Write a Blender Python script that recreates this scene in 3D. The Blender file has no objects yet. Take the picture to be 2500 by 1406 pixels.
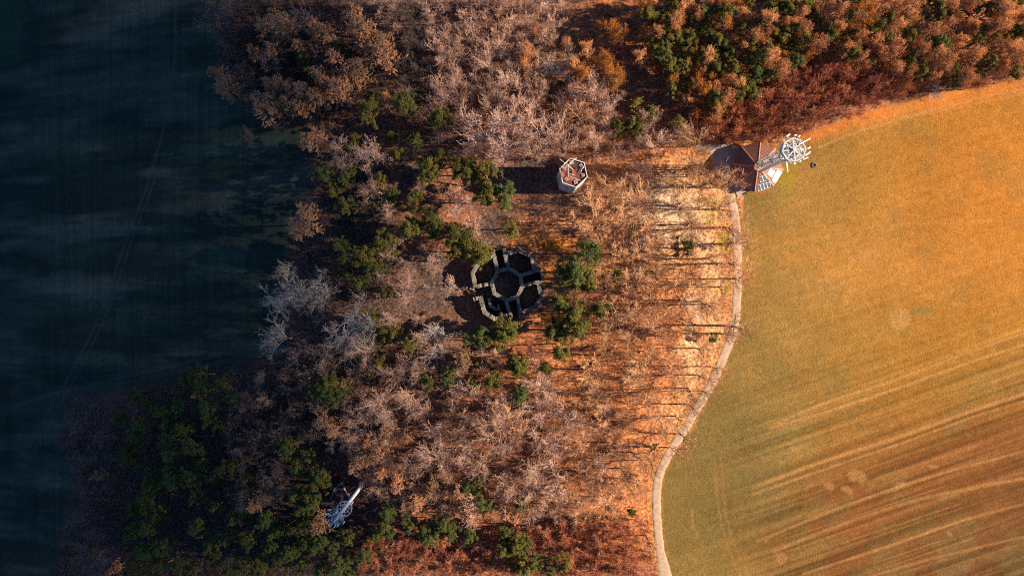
import bpy, math, random
import numpy as np

# ------------------------------------------------------------------ camera, sky, sun, exposure
scn = bpy.context.scene
col = scn.collection
CAM_H = 233.0
K = 0.75 / 1250.0                       # tan(half fov) over half of the photo's width in its own pixels
cam_data = bpy.data.cameras.new("camera")
cam_data.sensor_width = 36.0
cam_data.lens = 24.0
cam_data.clip_start = 1.0
cam_data.clip_end = 6000.0
cam = bpy.data.objects.new("camera", cam_data)
cam.location = (0, 0, CAM_H)
col.objects.link(cam)
scn.camera = cam

SUN_EL = math.radians(26.0)
world = bpy.data.worlds.new("World")
scn.world = world
world.use_nodes = True
wn = world.node_tree
wn.nodes.clear()
sky = wn.nodes.new("ShaderNodeTexSky")
sky.sky_type = 'NISHITA'
sky.sun_disc = False
sky.sun_elevation = SUN_EL
sky.sun_rotation = math.radians(90.0)
sky.air_density = 1.0
sky.dust_density = 0.3
sky.ozone_density = 7.0
bg = wn.nodes.new("ShaderNodeBackground")
bg.inputs["Strength"].default_value = 0.045
out = wn.nodes.new("ShaderNodeOutputWorld")
wn.links.new(sky.outputs[0], bg.inputs[0])
wn.links.new(bg.outputs[0], out.inputs[0])

sun_data = bpy.data.lights.new("sun", 'SUN')
sun_data.energy = 5.0
sun_data.angle = math.radians(0.6)
sun_data.color = (1.0, 0.76, 0.50)
sun = bpy.data.objects.new("sun", sun_data)
sun.rotation_euler = (0, math.radians(90.0) - SUN_EL, 0)
col.objects.link(sun)

scn.view_settings.view_transform = 'Standard'
scn.view_settings.look = 'None'
scn.view_settings.gamma = 1.0
scn.view_settings.use_curve_mapping = False
scn.view_settings.exposure = 1.5
scn.cycles.pixel_filter_type = 'BLACKMAN_HARRIS'
scn.cycles.filter_width = 1.1
scn.cycles.use_denoising = False
scn.cycles.max_bounces = 5
scn.cycles.diffuse_bounces = 2
scn.cycles.glossy_bounces = 2
scn.cycles.transmission_bounces = 2

# ------------------------------------------------------------------ terrain and pixel helpers
def ramp_int(t, a, b):
    """integral of a slope that grows from 0 at a to 1 at b and stays 1"""
    t = np.asarray(t, float)
    u = np.clip((t - a) / (b - a), 0, 1)
    return u * u * 0.5 * (b - a) + np.clip(t - b, 0, None)

def T(x, y):
    x = np.asarray(x, float); y = np.asarray(y, float)
    z = -0.33 * (ramp_int(-x, 40, 110) - ramp_int(-x, 230, 330))  # left slope steepened to turn that side away from the sun
    z = z - 0.07 * (ramp_int(x, 70, 120) - ramp_int(x, 300, 500))
    z = z + 0.35 * np.sin(x * 0.045 + 1.3) * np.sin(y * 0.05 + 0.4) * np.clip((np.hypot(x - 85, y - 42) - 18) / 20, 0, 1) * np.clip((np.hypot(x, y) - 16) / 10, 0, 1)
    return z

def at(px, py, up=0.0):
    """where the ray through photo pixel (px, py) meets the surface that lies `up` above the ground"""
    z = up
    for _ in range(12):
        x = (px - 1250.0) * K * (CAM_H - z)
        y = (703.0 - py) * K * (CAM_H - z)
        z = float(T(x, y)) + up
    return x, y, z - up

def at_z(px, py, z):
    return ((px - 1250.0) * K * (CAM_H - z), (703.0 - py) * K * (CAM_H - z), z)

def to_px(x, y, z):
    return 1250.0 + x / (K * (CAM_H - z)), 703.0 - y / (K * (CAM_H - z))

def hash2(ix, iy, seed):
    h = (ix.astype(np.int64) * 374761393 + iy.astype(np.int64) * 668265263 + seed * 1442695041) & 0x7fffffff
    h = ((h ^ (h >> 13)) * 1274126177) & 0x7fffffff
    return ((h ^ (h >> 16)) & 0xffff) / 65535.0

def vnoise(x, y, s, seed=0):
    x = x / s; y = y / s
    ix = np.floor(x); iy = np.floor(y)
    fx = x - ix; fy = y - iy
    fx = fx * fx * (3 - 2 * fx); fy = fy * fy * (3 - 2 * fy)
    a = hash2(ix, iy, seed); b = hash2(ix + 1, iy, seed); c = hash2(ix, iy + 1, seed); d = hash2(ix + 1, iy + 1, seed)
    return (a * (1 - fx) + b * fx) * (1 - fy) + (c * (1 - fx) + d * fx) * fy

def fbm(x, y, s, seed=0, n=4):
    v = 0; w = 0; a = 1.0
    for i in range(n):
        v = v + a * vnoise(x, y, s / 2 ** i, seed + i * 17); w += a; a *= 0.55
    return v / w

def in_poly(px, py, poly):
    inside = np.zeros(px.shape, bool)
    n = len(poly)
    for i in range(n):
        x0, y0 = poly[i]; x1, y1 = poly[(i + 1) % n]
        if y0 == y1: continue
        c = ((y0 > py) != (y1 > py)) & (px < (x1 - x0) * (py - y0) / (y1 - y0) + x0)
        inside ^= c
    return inside

def d_line(px, py, pts):
    d = np.full(np.shape(px), 1e9)
    for (x0, y0), (x1, y1) in zip(pts[:-1], pts[1:]):
        dx, dy = x1 - x0, y1 - y0
        t = np.clip(((px - x0) * dx + (py - y0) * dy) / (dx * dx + dy * dy), 0, 1)
        d = np.minimum(d, np.hypot(px - x0 - t * dx, py - y0 - t * dy))
    return d

def poly_soft(px, py, poly, soft):
    d = d_line(px, py, list(poly) + [poly[0]])
    s = np.where(in_poly(px, py, poly), d, -d)
    return np.clip(0.5 + s / soft, 0, 1)

def smooth_curve(pts, n=8):
    """Catmull-Rom through the points"""
    P = [np.array(p, float) for p in pts]
    P = [2 * P[0] - P[1]] + P + [2 * P[-1] - P[-2]]
    o = []
    for i in range(1, len(P) - 2):
        for k in range(n):
            t = k / n
            o.append(0.5 * ((2 * P[i]) + (-P[i-1] + P[i+1]) * t + (2*P[i-1] - 5*P[i] + 4*P[i+1] - P[i+2]) * t*t + (-P[i-1] + 3*P[i] - 3*P[i+1] + P[i+2]) * t**3))
    o.append(P[-2])
    return [tuple(p) for p in o]

# ------------------------------------------------------------------ object helpers
def make_mesh(name, V, F, mat, smooth=False, colors=None):
    """F: list of integer arrays (n, k), each with its own k"""
    V = np.asarray(V, np.float32)
    me = bpy.data.meshes.new(name)
    F = [np.asarray(f, np.int32) for f in (F if isinstance(F, list) else [F]) if len(f)]
    loops = np.concatenate([f.ravel() for f in F])
    totals = np.concatenate([np.full(len(f), f.shape[1], np.int32) for f in F])
    starts = np.concatenate([[0], np.cumsum(totals)[:-1]]).astype(np.int32)
    me.vertices.add(len(V)); me.vertices.foreach_set("co", V.ravel())
    me.loops.add(len(loops)); me.loops.foreach_set("vertex_index", loops)
    me.polygons.add(len(totals)); me.polygons.foreach_set("loop_start", starts)
    me.polygons.foreach_set("use_smooth", np.full(len(totals), smooth))
    me.update(calc_edges=True)
    if colors is not None:
        a = me.attributes.new("tint", 'FLOAT_COLOR', 'POINT')
        c = np.ones((len(V), 4), np.float32); c[:, :colors.shape[1]] = colors
        a.data.foreach_set("color", c.ravel())
    if mat is not None:
        me.materials.append(mat)
    return me

class MB:
    """collects boxes, prisms and bars, builds ONE mesh object"""
    def __init__(s): s.v = []; s.f = {}; s.n = 0
    def add(s, V, faces):
        for f in faces: s.f.setdefault(len(f), []).append([i + s.n for i in f])
        s.v.extend([tuple(map(float, p)) for p in V]); s.n += len(V)
    def prism(s, poly, z0, z1):
        n = len(poly)
        area = sum(poly[i][0] * poly[(i+1) % n][1] - poly[(i+1) % n][0] * poly[i][1] for i in range(n))
        if area < 0: poly = poly[::-1]
        V = [(p[0], p[1], z0 if np.isscalar(z0) else z0[i]) for i, p in enumerate(poly)] + [(p[0], p[1], z1 if np.isscalar(z1) else z1[i]) for i, p in enumerate(poly)]
        F = [list(range(n))[::-1], list(range(n, 2 * n))] + [[i, (i+1) % n, n + (i+1) % n, n + i] for i in range(n)]
        s.add(V, F)
    def bar(s, a, b, w, h=None, up=(0, 0, 1)):
        a = np.array(a, float); b = np.array(b, float); d = b - a; L = np.linalg.norm(d); d = d / L
        u = np.array(up, float)
        if abs(d @ u) > 0.98: u = np.array((1.0, 0, 0))
        x = np.cross(d, u); x /= np.linalg.norm(x); y = np.cross(x, d)
        h = h or w
        V = []
        for p in (a, b):
            for sx, sy in ((-1, -1), (1, -1), (1, 1), (-1, 1)): V.append(p + x * sx * w / 2 + y * sy * h / 2)
        s.add(V, [[0, 1, 2, 3], [7, 6, 5, 4], [0, 4, 5, 1], [1, 5, 6, 2], [2, 6, 7, 3], [3, 7, 4, 0]])
    def tube(s, a, b, r0, r1=None, n=8, cap=True):
        a = np.array(a, float); b = np.array(b, float); d = b - a; d = d / np.linalg.norm(d); r1 = r0 if r1 is None else r1
        u = np.array((0, 0, 1.0)) if abs(d[2]) < 0.9 else np.array((1.0, 0, 0))
        x = np.cross(d, u); x /= np.linalg.norm(x); y = np.cross(d, x)
        V = [p + r * (math.cos(q * 2 * math.pi / n) * x + math.sin(q * 2 * math.pi / n) * y) for p, r in ((a, r0), (b, r1)) for q in range(n)]
        F = [[i, (i+1) % n, n + (i+1) % n, n + i] for i in range(n)]
        if cap: F += [list(range(n))[::-1], list(range(n, 2 * n))]
        s.add(V, F)
    def ring(s, c, r, w, h, n=24, a0=0.0):
        for i in range(n):
            p = a0 + i * 2 * math.pi / n; q = a0 + (i + 1) * 2 * math.pi / n
            s.bar((c[0] + r * math.cos(p), c[1] + r * math.sin(p), c[2]), (c[0] + r * math.cos(q), c[1] + r * math.sin(q), c[2]), w, h)
    def build(s, name, mat, parent=None, loc=None, smooth=False):
        me = make_mesh(name, s.v, [np.array(f) for f in s.f.values()], mat, smooth)
        o = bpy.data.objects.new(name, me); col.objects.link(o)
        if parent: o.parent = parent
        if loc: o.location = loc
        return o

def empty(name, loc, rz=0.0):
    o = bpy.data.objects.new(name, None); o.empty_display_size = 0.5
    o.location = loc; o.rotation_euler = (0, 0, rz); col.objects.link(o)
    return o

def tag(o, label=None, cat=None, group=None, kind=None):
    if label: o["label"] = label
    if cat: o["category"] = cat
    if group: o["group"] = group
    if kind: o["kind"] = kind
    return o

# ------------------------------------------------------------------ materials
def new_mat(name):
    m = bpy.data.materials.new(name); m.use_nodes = True
    nt = m.node_tree; nt.nodes.clear()
    o = nt.nodes.new("ShaderNodeOutputMaterial")
    b = nt.nodes.new("ShaderNodeBsdfPrincipled")
    b.inputs["Roughness"].default_value = 0.9
    b.inputs["Specular IOR Level"].default_value = 0.15
    nt.links.new(b.outputs[0], o.inputs[0])
    return m, nt, b

def noise(nt, scale, detail=3.0, vec=None, rough=0.6):
    n = nt.nodes.new("ShaderNodeTexNoise"); n.inputs["Scale"].default_value = scale
    n.inputs["Detail"].default_value = detail; n.inputs["Roughness"].default_value = rough
    if vec is not None: nt.links.new(vec, n.inputs["Vector"])
    return n.outputs["Fac"]

def remap(nt, fac, a, b, c, d, clamp=True):
    m = nt.nodes.new("ShaderNodeMapRange"); m.clamp = clamp
    for i, v in enumerate((a, b, c, d)): m.inputs[1 + i].default_value = v
    nt.links.new(fac, m.inputs[0]); return m.outputs[0]

def mathn(nt, op, a, b):
    m = nt.nodes.new("ShaderNodeMath"); m.operation = op
    for i, v in enumerate((a, b)):
        if isinstance(v, (int, float)): m.inputs[i].default_value = v
        else: nt.links.new(v, m.inputs[i])
    return m.outputs[0]

def mixc(nt, fac, a, b, mode='MIX'):
    m = nt.nodes.new("ShaderNodeMix"); m.data_type = 'RGBA'; m.blend_type = mode
    for i, v in ((0, fac), (6, a), (7, b)):
        if isinstance(v, (int, float)): m.inputs[i].default_value = v
        elif isinstance(v, tuple): m.inputs[i].default_value = (*v, 1) if len(v) == 3 else v
        else: nt.links.new(v, m.inputs[i])
    return m.outputs[2]

def scale_c(nt, c, f):
    v = nt.nodes.new("ShaderNodeVectorMath"); v.operation = 'SCALE'
    if isinstance(c, tuple): v.inputs[0].default_value = c
    else: nt.links.new(c, v.inputs[0])
    nt.links.new(f, v.inputs["Scale"]); return v.outputs[0]

def texco(nt, which="Object"):
    return nt.nodes.new("ShaderNodeTexCoord").outputs[which]

def simple(name, c, c2=None, scale=1.5, rough=0.85, metal=0.0, spec=0.2, bump=0.0):
    m, nt, b = new_mat(name)
    tc = texco(nt)
    f = remap(nt, noise(nt, scale, 5, tc), 0.3, 0.7, 0, 1)
    nt.links.new(mixc(nt, f, c, c2 or tuple(x * 0.7 for x in c)), b.inputs["Base Color"])
    b.inputs["Roughness"].default_value = rough; b.inputs["Metallic"].default_value = metal
    b.inputs["Specular IOR Level"].default_value = spec
    if bump:
        bp = nt.nodes.new("ShaderNodeBump"); bp.inputs["Strength"].default_value = bump; bp.inputs["Distance"].default_value = 0.1
        nt.links.new(noise(nt, scale * 4, 4, tc), bp.inputs["Height"]); nt.links.new(bp.outputs[0], b.inputs["Normal"])
    return m

def leaf_mat(name, c1, c2, trans=0.25, c3=None):
    """foliage: colour differs from tree to tree and from clump to clump"""
    m, nt, b = new_mat(name)
    oi = nt.nodes.new("ShaderNodeObjectInfo").outputs["Random"]
    tc = texco(nt)
    f = remap(nt, noise(nt, 0.9, 3, tc), 0.3, 0.7, 0, 1)
    c = mixc(nt, f, c1, c2)
    if c3: c = mixc(nt, remap(nt, oi, 0.0, 1.0, 0.0, 0.75), c, c3)
    c = scale_c(nt, c, remap(nt, oi, 0, 1, 0.75, 1.25))
    nt.links.new(c, b.inputs["Base Color"])
    b.inputs["Roughness"].default_value = 0.8
    if trans:
        t = nt.nodes.new("ShaderNodeBsdfTranslucent"); nt.links.new(c, t.inputs[0])
        mx = nt.nodes.new("ShaderNodeMixShader"); mx.inputs[0].default_value = trans
        nt.links.new(b.outputs[0], mx.inputs[1]); nt.links.new(t.outputs[0], mx.inputs[2])
        o = [n for n in nt.nodes if n.type == 'OUTPUT_MATERIAL'][0]
        nt.links.new(mx.outputs[0], o.inputs[0])
    return m

M = {}
M['pine'] = leaf_mat("pine_needles", (0.19, 0.20, 0.050), (0.11, 0.145, 0.050), 0.25, (0.095, 0.13, 0.045))
M['pine_gold'] = leaf_mat("pine_needles_olive", (0.21, 0.20, 0.048), (0.12, 0.14, 0.04), 0.25, (0.20, 0.165, 0.042))
M['larch'] = leaf_mat("larch_needles", (0.56, 0.36, 0.23), (0.42, 0.25, 0.15), 0.3, (0.58, 0.30, 0.17))
M['birch'] = leaf_mat("birch_twigs", (0.46, 0.18, 0.045), (0.36, 0.12, 0.03), 0.3, (0.50, 0.22, 0.05))
M['copper'] = leaf_mat("copper_twigs", (0.58, 0.26, 0.13), (0.46, 0.18, 0.09), 0.3, (0.60, 0.33, 0.14))
M['twig'] = leaf_mat("bare_twigs", (0.50, 0.31, 0.245), (0.38, 0.23, 0.18), 0.0, (0.52, 0.36, 0.30))
M['twig_pale'] = leaf_mat("pale_twigs", (0.42, 0.40, 0.375), (0.32, 0.30, 0.285), 0.0, (0.40, 0.36, 0.33))
M['twig_shade_toned'] = leaf_mat('shade_toned_twigs', (0.16, 0.125, 0.115), (0.11, 0.085, 0.08), 0.0, (0.19, 0.14, 0.13))  # bare twigs darkened: shade of the left woods put into the colour
M['twig_warm'] = leaf_mat("straw_twigs", (0.58, 0.36, 0.20), (0.46, 0.26, 0.14), 0.0, (0.60, 0.33, 0.18))
M['twig_red'] = leaf_mat("reddish_twigs", (0.40, 0.13, 0.07), (0.28, 0.085, 0.05), 0.0, (0.42, 0.17, 0.09))
M['bark'] = simple("bark_brown", (0.11, 0.075, 0.055), (0.06, 0.042, 0.033), 3)
M['bark_pale'] = simple("bark_pale", (0.56, 0.53, 0.50), (0.40, 0.37, 0.34), 3)
M['bark_pink'] = simple('bark_grey_pink', (0.60, 0.42, 0.33), (0.46, 0.31, 0.24), 3)
M['bark_straw'] = simple('bark_straw', (0.52, 0.36, 0.24), (0.38, 0.24, 0.16), 3)
M['bark_dark'] = simple("bark_dark", (0.045, 0.028, 0.022), (0.025, 0.016, 0.014), 3)
M['bark_orange'] = simple("bark_orange", (0.30, 0.13, 0.06), (0.18, 0.08, 0.04), 3)
M['brush'] = leaf_mat("brushwood", (0.27, 0.15, 0.115), (0.18, 0.09, 0.07), 0.0)

# ------------------------------------------------------------------ ground
ROAD = smooth_curve([(1632, 1500), (1624, 1406), (1612, 1345), (1604, 1270), (1603, 1200), (1612, 1150), (1640, 1095), (1672, 1045), (1705, 990), (1740, 930), (1768, 865), (1789, 810), (1798, 740), (1800, 650), (1797, 560), (1786, 490), (1768, 440), (1752, 400), (1738, 366), (1700, 352)])
FIELD_L = [(-900, -700), (560, -700), (540, 60), (545, 170), (590, 260), (650, 300), (740, 310), (765, 400), (750, 480), (715, 560), (700, 640), (690, 760), (705, 870), (560, 895), (430, 925), (300, 950), (170, 975), (150, 1080), (190, 1200), (150, 1300), (130, 1500), (130, 2300), (-900, 2300)]
FIELD_R = [(1632, 2300), (1638, 1406), (1627, 1345), (1618, 1270), (1617, 1205), (1626, 1155), (1654, 1102), (1690, 1050), (1722, 992), (1757, 930), (1783, 868), (1803, 812), (1812, 740), (1814, 650), (1811, 560), (1815, 480), (1800, 470), (1925, 330), (1975, 322), (2100, 275), (2200, 250), (2300, 225), (2400, 212), (2500, 190), (3400, 60), (3400, 2300)]

def axis(a, b, step, ext):
    core = np.arange(a, b + 1e-6, step)
    e = []; s = step; v = 0
    while v < ext: s *= 1.35; v += s; e.append(v)
    e = np.array(e)
    return np.concatenate([(a - e)[::-1], core, b + e])

gx = axis(-186, 186, 0.42, 1500); gy = axis(-106, 106, 0.42, 1500)
NX, NY = len(gx), len(gy)
X, Y = np.meshgrid(gx, gy)
Z = T(X, Y)
PX, PY = to_px(X, Y, Z)
PXc = np.clip(PX, -900, 3400); PYc = np.clip(PY, -700, 2300)
wob = (fbm(X, Y, 9, 5) - 0.5) * 26 + (fbm(X, Y, 2.2, 9) - 0.5) * 14
wob2 = (fbm(X, Y, 9, 35) - 0.5) * 26
QX, QY = PXc + wob, PYc + wob2

def C(*c): return np.array(c, float)
def mixa(A, B, w): return A * (1 - w[..., None]) + B * w[..., None]
def blob(px, py, x, y, rx, ry, p=1.0):
    return np.exp(-(((px - x) / rx) ** 2 + ((py - y) / ry) ** 2) * p)

# forest floor: rust-coloured litter with paler, straw and grey-brown stretches
base = np.zeros(X.shape + (3,)) + C(0.20, 0.085, 0.05)
n1 = fbm(X, Y, 22, 3)
base = mixa(base, C(0.29, 0.11, 0.05), np.clip((n1 - 0.42) * 4, 0, 1))
base = mixa(base, C(0.13, 0.075, 0.055), np.clip((fbm(X, Y, 14, 71) - 0.52) * 5, 0, 1) * 0.8)
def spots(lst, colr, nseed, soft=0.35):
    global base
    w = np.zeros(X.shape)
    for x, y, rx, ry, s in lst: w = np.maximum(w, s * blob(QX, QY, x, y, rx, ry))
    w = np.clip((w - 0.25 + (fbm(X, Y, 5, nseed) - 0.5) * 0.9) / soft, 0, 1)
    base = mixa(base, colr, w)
base = mixa(base, C(0.055, 0.04, 0.04), np.clip((1190 - QX) / 330, 0, 1) * .85)  # floor darkened leftwards: needle litter plus painted shade
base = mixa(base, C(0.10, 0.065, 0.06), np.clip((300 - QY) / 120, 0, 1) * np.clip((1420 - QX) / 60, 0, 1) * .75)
spots([(1700, 640, 260, 420, .8), (1560, 560, 200, 180, .7), (1500, 930, 190, 150, .7), (1620, 1000, 150, 200, .8), (1420, 820, 150, 100, .6), (1560, 1200, 90, 200, .6), (1500, 320, 160, 60, .5), (1330, 560, 100, 50, .6)], C(0.44, 0.18, 0.075), 21, .5)
spots([(1650, 520, 150, 130, .9), (1610, 620, 130, 70, .7), (1730, 700, 60, 260, .75), (1700, 880, 60, 120, .8), (1640, 1010, 50, 90, .5), (1548, 910, 18, 45, .9), (1450, 975, 40, 30, .6), (1690, 440, 60, 60, .8)], C(0.48, 0.285, 0.145), 22, .5)
spots([(1640, 505, 110, 60, .85), (1640, 590, 120, 34, .7), (1690, 770, 34, 110, .5), (1560, 530, 60, 60, .5)], C(0.50, 0.38, 0.27), 23, .5)
spots([(1775, 590, 20, 45, .9), (1735, 520, 34, 50, .7), (1775, 690, 16, 60, .5)], C(0.28, 0.21, 0.03), 24, .5)
spots([(1340, 600, 60, 26, .9), (1350, 770, 50, 16, .9), (1290, 585, 60, 18, .6), (1340, 660, 45, 50, .5)], C(0.34, 0.13, 0.02), 25, .5)
spots([(1285, 430, 120, 60, 1), (1060, 690, 100, 100, 1), (1190, 560, 60, 60, .8), (1230, 200, 100, 70, .5), (1000, 440, 90, 60, .7), (1000, 180, 160, 50, .8)], C(0.075, 0.055, 0.052), 26, .5)  # grey-brown floor; patches left of tower and ruin paint in their shade
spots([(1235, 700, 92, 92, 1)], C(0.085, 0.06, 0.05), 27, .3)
spots([(1215, 125, 40, 12, .9), (1850, 340, 120, 14, .8)], C(0.12, 0.11, 0.09), 28, .5)
spots([(1750, 330, 100, 30, 1), (1850, 350, 80, 26, .9), (1700, 320, 60, 60, .8)], C(0.32, 0.14, 0.05), 29, .5)
# dark needle litter, blackened further as painted shade, under the dense lower-left pine wood, under the upper-right pine wood and the upper-left larches
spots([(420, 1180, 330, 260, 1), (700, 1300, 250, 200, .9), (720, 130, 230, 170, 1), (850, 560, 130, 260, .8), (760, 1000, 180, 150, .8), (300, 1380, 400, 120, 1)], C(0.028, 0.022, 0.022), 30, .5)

# right field: dry grass turning to stubble and ploughed soil lower down, where vignetting is painted in too
R = np.zeros(X.shape + (3,)) + C(0.24, 0.135, 0.038)
g = np.clip((QY - 640 - 0.12 * (2500 - QX) * -1) / 700, 0, 1)
R = mixa(R, C(0.18, 0.125, 0.05), np.clip(1.25 - (PX - 1820) / 330, 0, 1) * 0.9)
R = mixa(R, C(0.135, 0.105, 0.045), np.clip(blob(QX, QY, 1780, 1150, 190, 230) * 1.5 - 0.15, 0, 1))
R = mixa(R, C(0.13, 0.062, 0.028), np.clip((PYc - 930 + (PXc - 2100) * 0.33) / 260, 0, 1) * np.clip((PXc - 1750) / 300, 0, 1))
R = mixa(R, C(0.075, 0.042, 0.024), np.clip((PYc - 1200 + (PXc - 2250) * 0.5) / 300, 0, 1) * np.clip((PXc - 1800) / 300, 0, 1))
R = mixa(R, C(0.31, 0.17, 0.055), np.clip(blob(QX, QY, 2150, 640, 330, 110) * 1.0 - 0.1, 0, 1))
R = mixa(R, C(0.29, 0.124, 0.032), np.clip(blob(QX, QY, 2450, 450, 260, 330) * .8, 0, 1))
R = mixa(R, C(0.17, 0.115, 0.035), np.clip(blob(QX, QY, 2360, 945, 110, 45) * .7 - .1, 0, 1))
R = mixa(R, C(0.21, 0.16, 0.03), np.clip(blob(QX, QY, 1925, 440, 26, 50) * 1.2 - .2, 0, .7))
R = mixa(R, C(0.34, 0.14, 0.045), np.clip((34 - d_line(QX, QY, [(1960, 330), (2100, 285), (2200, 262), (2300, 238), (2420, 222), (2520, 200)])) / 26, 0, 1))
R = R * np.array([1.04, .97, .78]) * (0.66 + 0.45 * fbm(X, Y, 16, 44) + .13)[..., None]
R = mixa(R, C(0.12, 0.115, 0.045), np.clip((fbm(X, Y, 11, 46) - .56) * 3, 0, .22))
# rows that run up to the right, slowly fanning
ang = math.radians(18)
u = X * math.cos(ang) + Y * math.sin(ang); v = -X * math.sin(ang) + Y * math.cos(ang)
rows = vnoise(u * 0.015, v, .85, 80) * .50 + vnoise(u * 0.012, v, 1.6, 81) * 0.38 + vnoise(u * 0.01, v, 3.6, 91) * 0.12
rw = np.clip((PYc - 820 + (PXc - 2100) * 0.25) / 200, 0, 1) * np.clip((PXc - 1750) / 200, 0, 1)
R = R * (1 + (rows - 0.5)[..., None] * (1.0 * rw + 0.16)[..., None])
def stripe(A, pts, halfw, colr, amt, seed=0):
    d = d_line(PXc, PYc, smooth_curve(pts, 5))
    w = np.clip(1.3 - d / halfw, 0, 1) * (0.45 + 0.9 * fbm(X, Y, 6, 300 + seed)) * amt
    return mixa(A, colr, np.clip(w, 0, 1))
straw = C(0.33, 0.18, 0.07); rnd0 = random.Random(40)
for i, (pts, hw, am) in enumerate([
    ([(1880, 1045), (2000, 1010), (2200, 945), (2380, 880), (2540, 830)], 4, .8),
    ([(1900, 1032), (2010, 985), (2190, 925), (2380, 855), (2540, 800)], 4, .7),
    ([(1840, 1190), (2000, 1130), (2200, 1065), (2380, 1000), (2540, 950)], 5, .7),
    ([(1840, 1205), (2000, 1150), (2200, 1082), (2380, 1016), (2540, 968)], 4, .6),
    ([(1850, 1320), (2050, 1240), (2250, 1170), (2540, 1090)], 4, .5),
    ([(1890, 1345), (2080, 1270), (2280, 1210), (2540, 1160)], 5, .5),
    ([(1960, 1400), (2150, 1340), (2350, 1270), (2540, 1220)], 4, .45),
    ([(2050, 1430), (2250, 1370), (2540, 1300)], 4, .4),
    ([(2000, 360), (2100, 320), (2250, 275), (2400, 238), (2540, 208)], 3.5, .7),
    ([(2100, 318), (2250, 282), (2400, 250), (2540, 225)], 2.5, .4),
    ([(1880, 600), (2000, 580), (2150, 552), (2300, 545), (2540, 535)], 1.8, .5),
    ([(1745, 1120), (1752, 1220), (1772, 1320), (1815, 1420)], 4, .3),
    ([(1760, 1118), (1768, 1220), (1790, 1320), (1835, 1420)], 3, .3),
    ([(1690, 1240), (1692, 1275), (1705, 1312)], 2.5, .5)]):
    R = stripe(R, pts, hw, straw, am, i)
for i in range(26):
    y0 = 880 + i * 26 + rnd0.uniform(-8, 8); x0 = rnd0.uniform(1860, 2150); x1 = rnd0.uniform(2300, 2560)
    R = stripe(R, [(x0, y0 + (2200 - x0) * .33), ((x0 + x1) / 2, y0 + (2200 - (x0 + x1) / 2) * .33), (x1, y0 + (2200 - x1) * .33)], rnd0.uniform(1.5, 2.6), straw, rnd0.uniform(.2, .42), 60 + i)
pt = np.hypot((QX - 2195) / 28, (QY - 776) / 32)
R = mixa(R, C(0.36, 0.21, 0.085), np.clip((1.05 - pt) * 4, 0, 1) * 0.4)
pt = np.hypot((QX - 2250) / 30, (QY - 762) / 16)
R = mixa(R, C(0.13, 0.11, 0.045), np.clip((1.0 - pt) * 2, 0, 1) * 0.6)
for i, (x, y, r) in enumerate([(1945, 1092, 12), (2090, 1160, 22), (2060, 1190, 14), (2105, 1172, 16), (1870, 1115, 8), (2195, 1190, 16), (2275, 1145, 12), (2320, 1300, 8), (1905, 1365, 18), (1870, 1320, 8), (2025, 1185, 14), (2260, 720, 14), (2330, 735, 12), (2120, 620, 26), (2020, 690, 24)]):
    R = mixa(R, C(0.34, 0.18, 0.075), np.clip(blob(PXc + wob * 1.6, PYc + wob2 * 1.6, x, y, r, r * .6) * 1.2 - .3, 0, .42))

# left field: dark winter crop
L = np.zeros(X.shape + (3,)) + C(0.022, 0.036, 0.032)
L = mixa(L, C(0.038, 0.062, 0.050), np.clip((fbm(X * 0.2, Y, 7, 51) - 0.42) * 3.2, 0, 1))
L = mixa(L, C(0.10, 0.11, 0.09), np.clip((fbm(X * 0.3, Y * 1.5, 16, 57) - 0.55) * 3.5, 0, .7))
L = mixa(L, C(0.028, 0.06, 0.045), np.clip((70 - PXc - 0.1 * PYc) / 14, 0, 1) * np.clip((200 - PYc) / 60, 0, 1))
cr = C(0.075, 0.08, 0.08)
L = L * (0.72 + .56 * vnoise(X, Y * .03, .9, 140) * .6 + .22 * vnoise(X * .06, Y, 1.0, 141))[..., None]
for i, (pts, hw, am) in enumerate([
    ([(0, 1215), (60, 1110), (150, 950), (200, 860), (255, 740), (300, 610), (370, 420), (420, 210), (430, 0)], 4, .5),
    ([(12, 1225), (72, 1120), (165, 955), (213, 866), (268, 745), (313, 613), (383, 425)], 3, .5),
    ([(0, 1010), (120, 965), (300, 935), (520, 890), (680, 850)], 8, .4),
    ([(0, 1000), (150, 955), (330, 915), (560, 860)], 4, .4)]):
    L = stripe(L, pts, hw, cr, am, 40 + i)

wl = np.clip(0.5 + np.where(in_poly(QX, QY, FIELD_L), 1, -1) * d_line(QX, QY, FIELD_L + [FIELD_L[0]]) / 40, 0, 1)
wr = np.clip(0.5 + np.where(in_poly(PXc + wob * .25, PYc + wob2 * .25, FIELD_R), 1, -1) * d_line(PXc + wob * .25, PYc + wob2 * .25, FIELD_R + [FIELD_R[0]]) / 6, 0, 1)
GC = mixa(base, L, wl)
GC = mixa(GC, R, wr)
# verges
dr = d_line(PXc, PYc, ROAD)
vg = np.clip((22 - dr) / 8, 0, 1) * (PYc < 1500)
GC = mixa(GC, C(0.42, 0.20, 0.06), vg * 0.7 * (PX < np.interp(PYc, [p[1] for p in ROAD[::-1]], [p[0] for p in ROAD[::-1]])))
GC = mixa(GC, C(0.20, 0.13, 0.03), np.clip((20 - dr) / 5, 0, 1) * 0.6 * (PX > np.interp(PYc, [p[1] for p in ROAD[::-1]], [p[0] for p in ROAD[::-1]])) * (PYc > 480))
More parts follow.
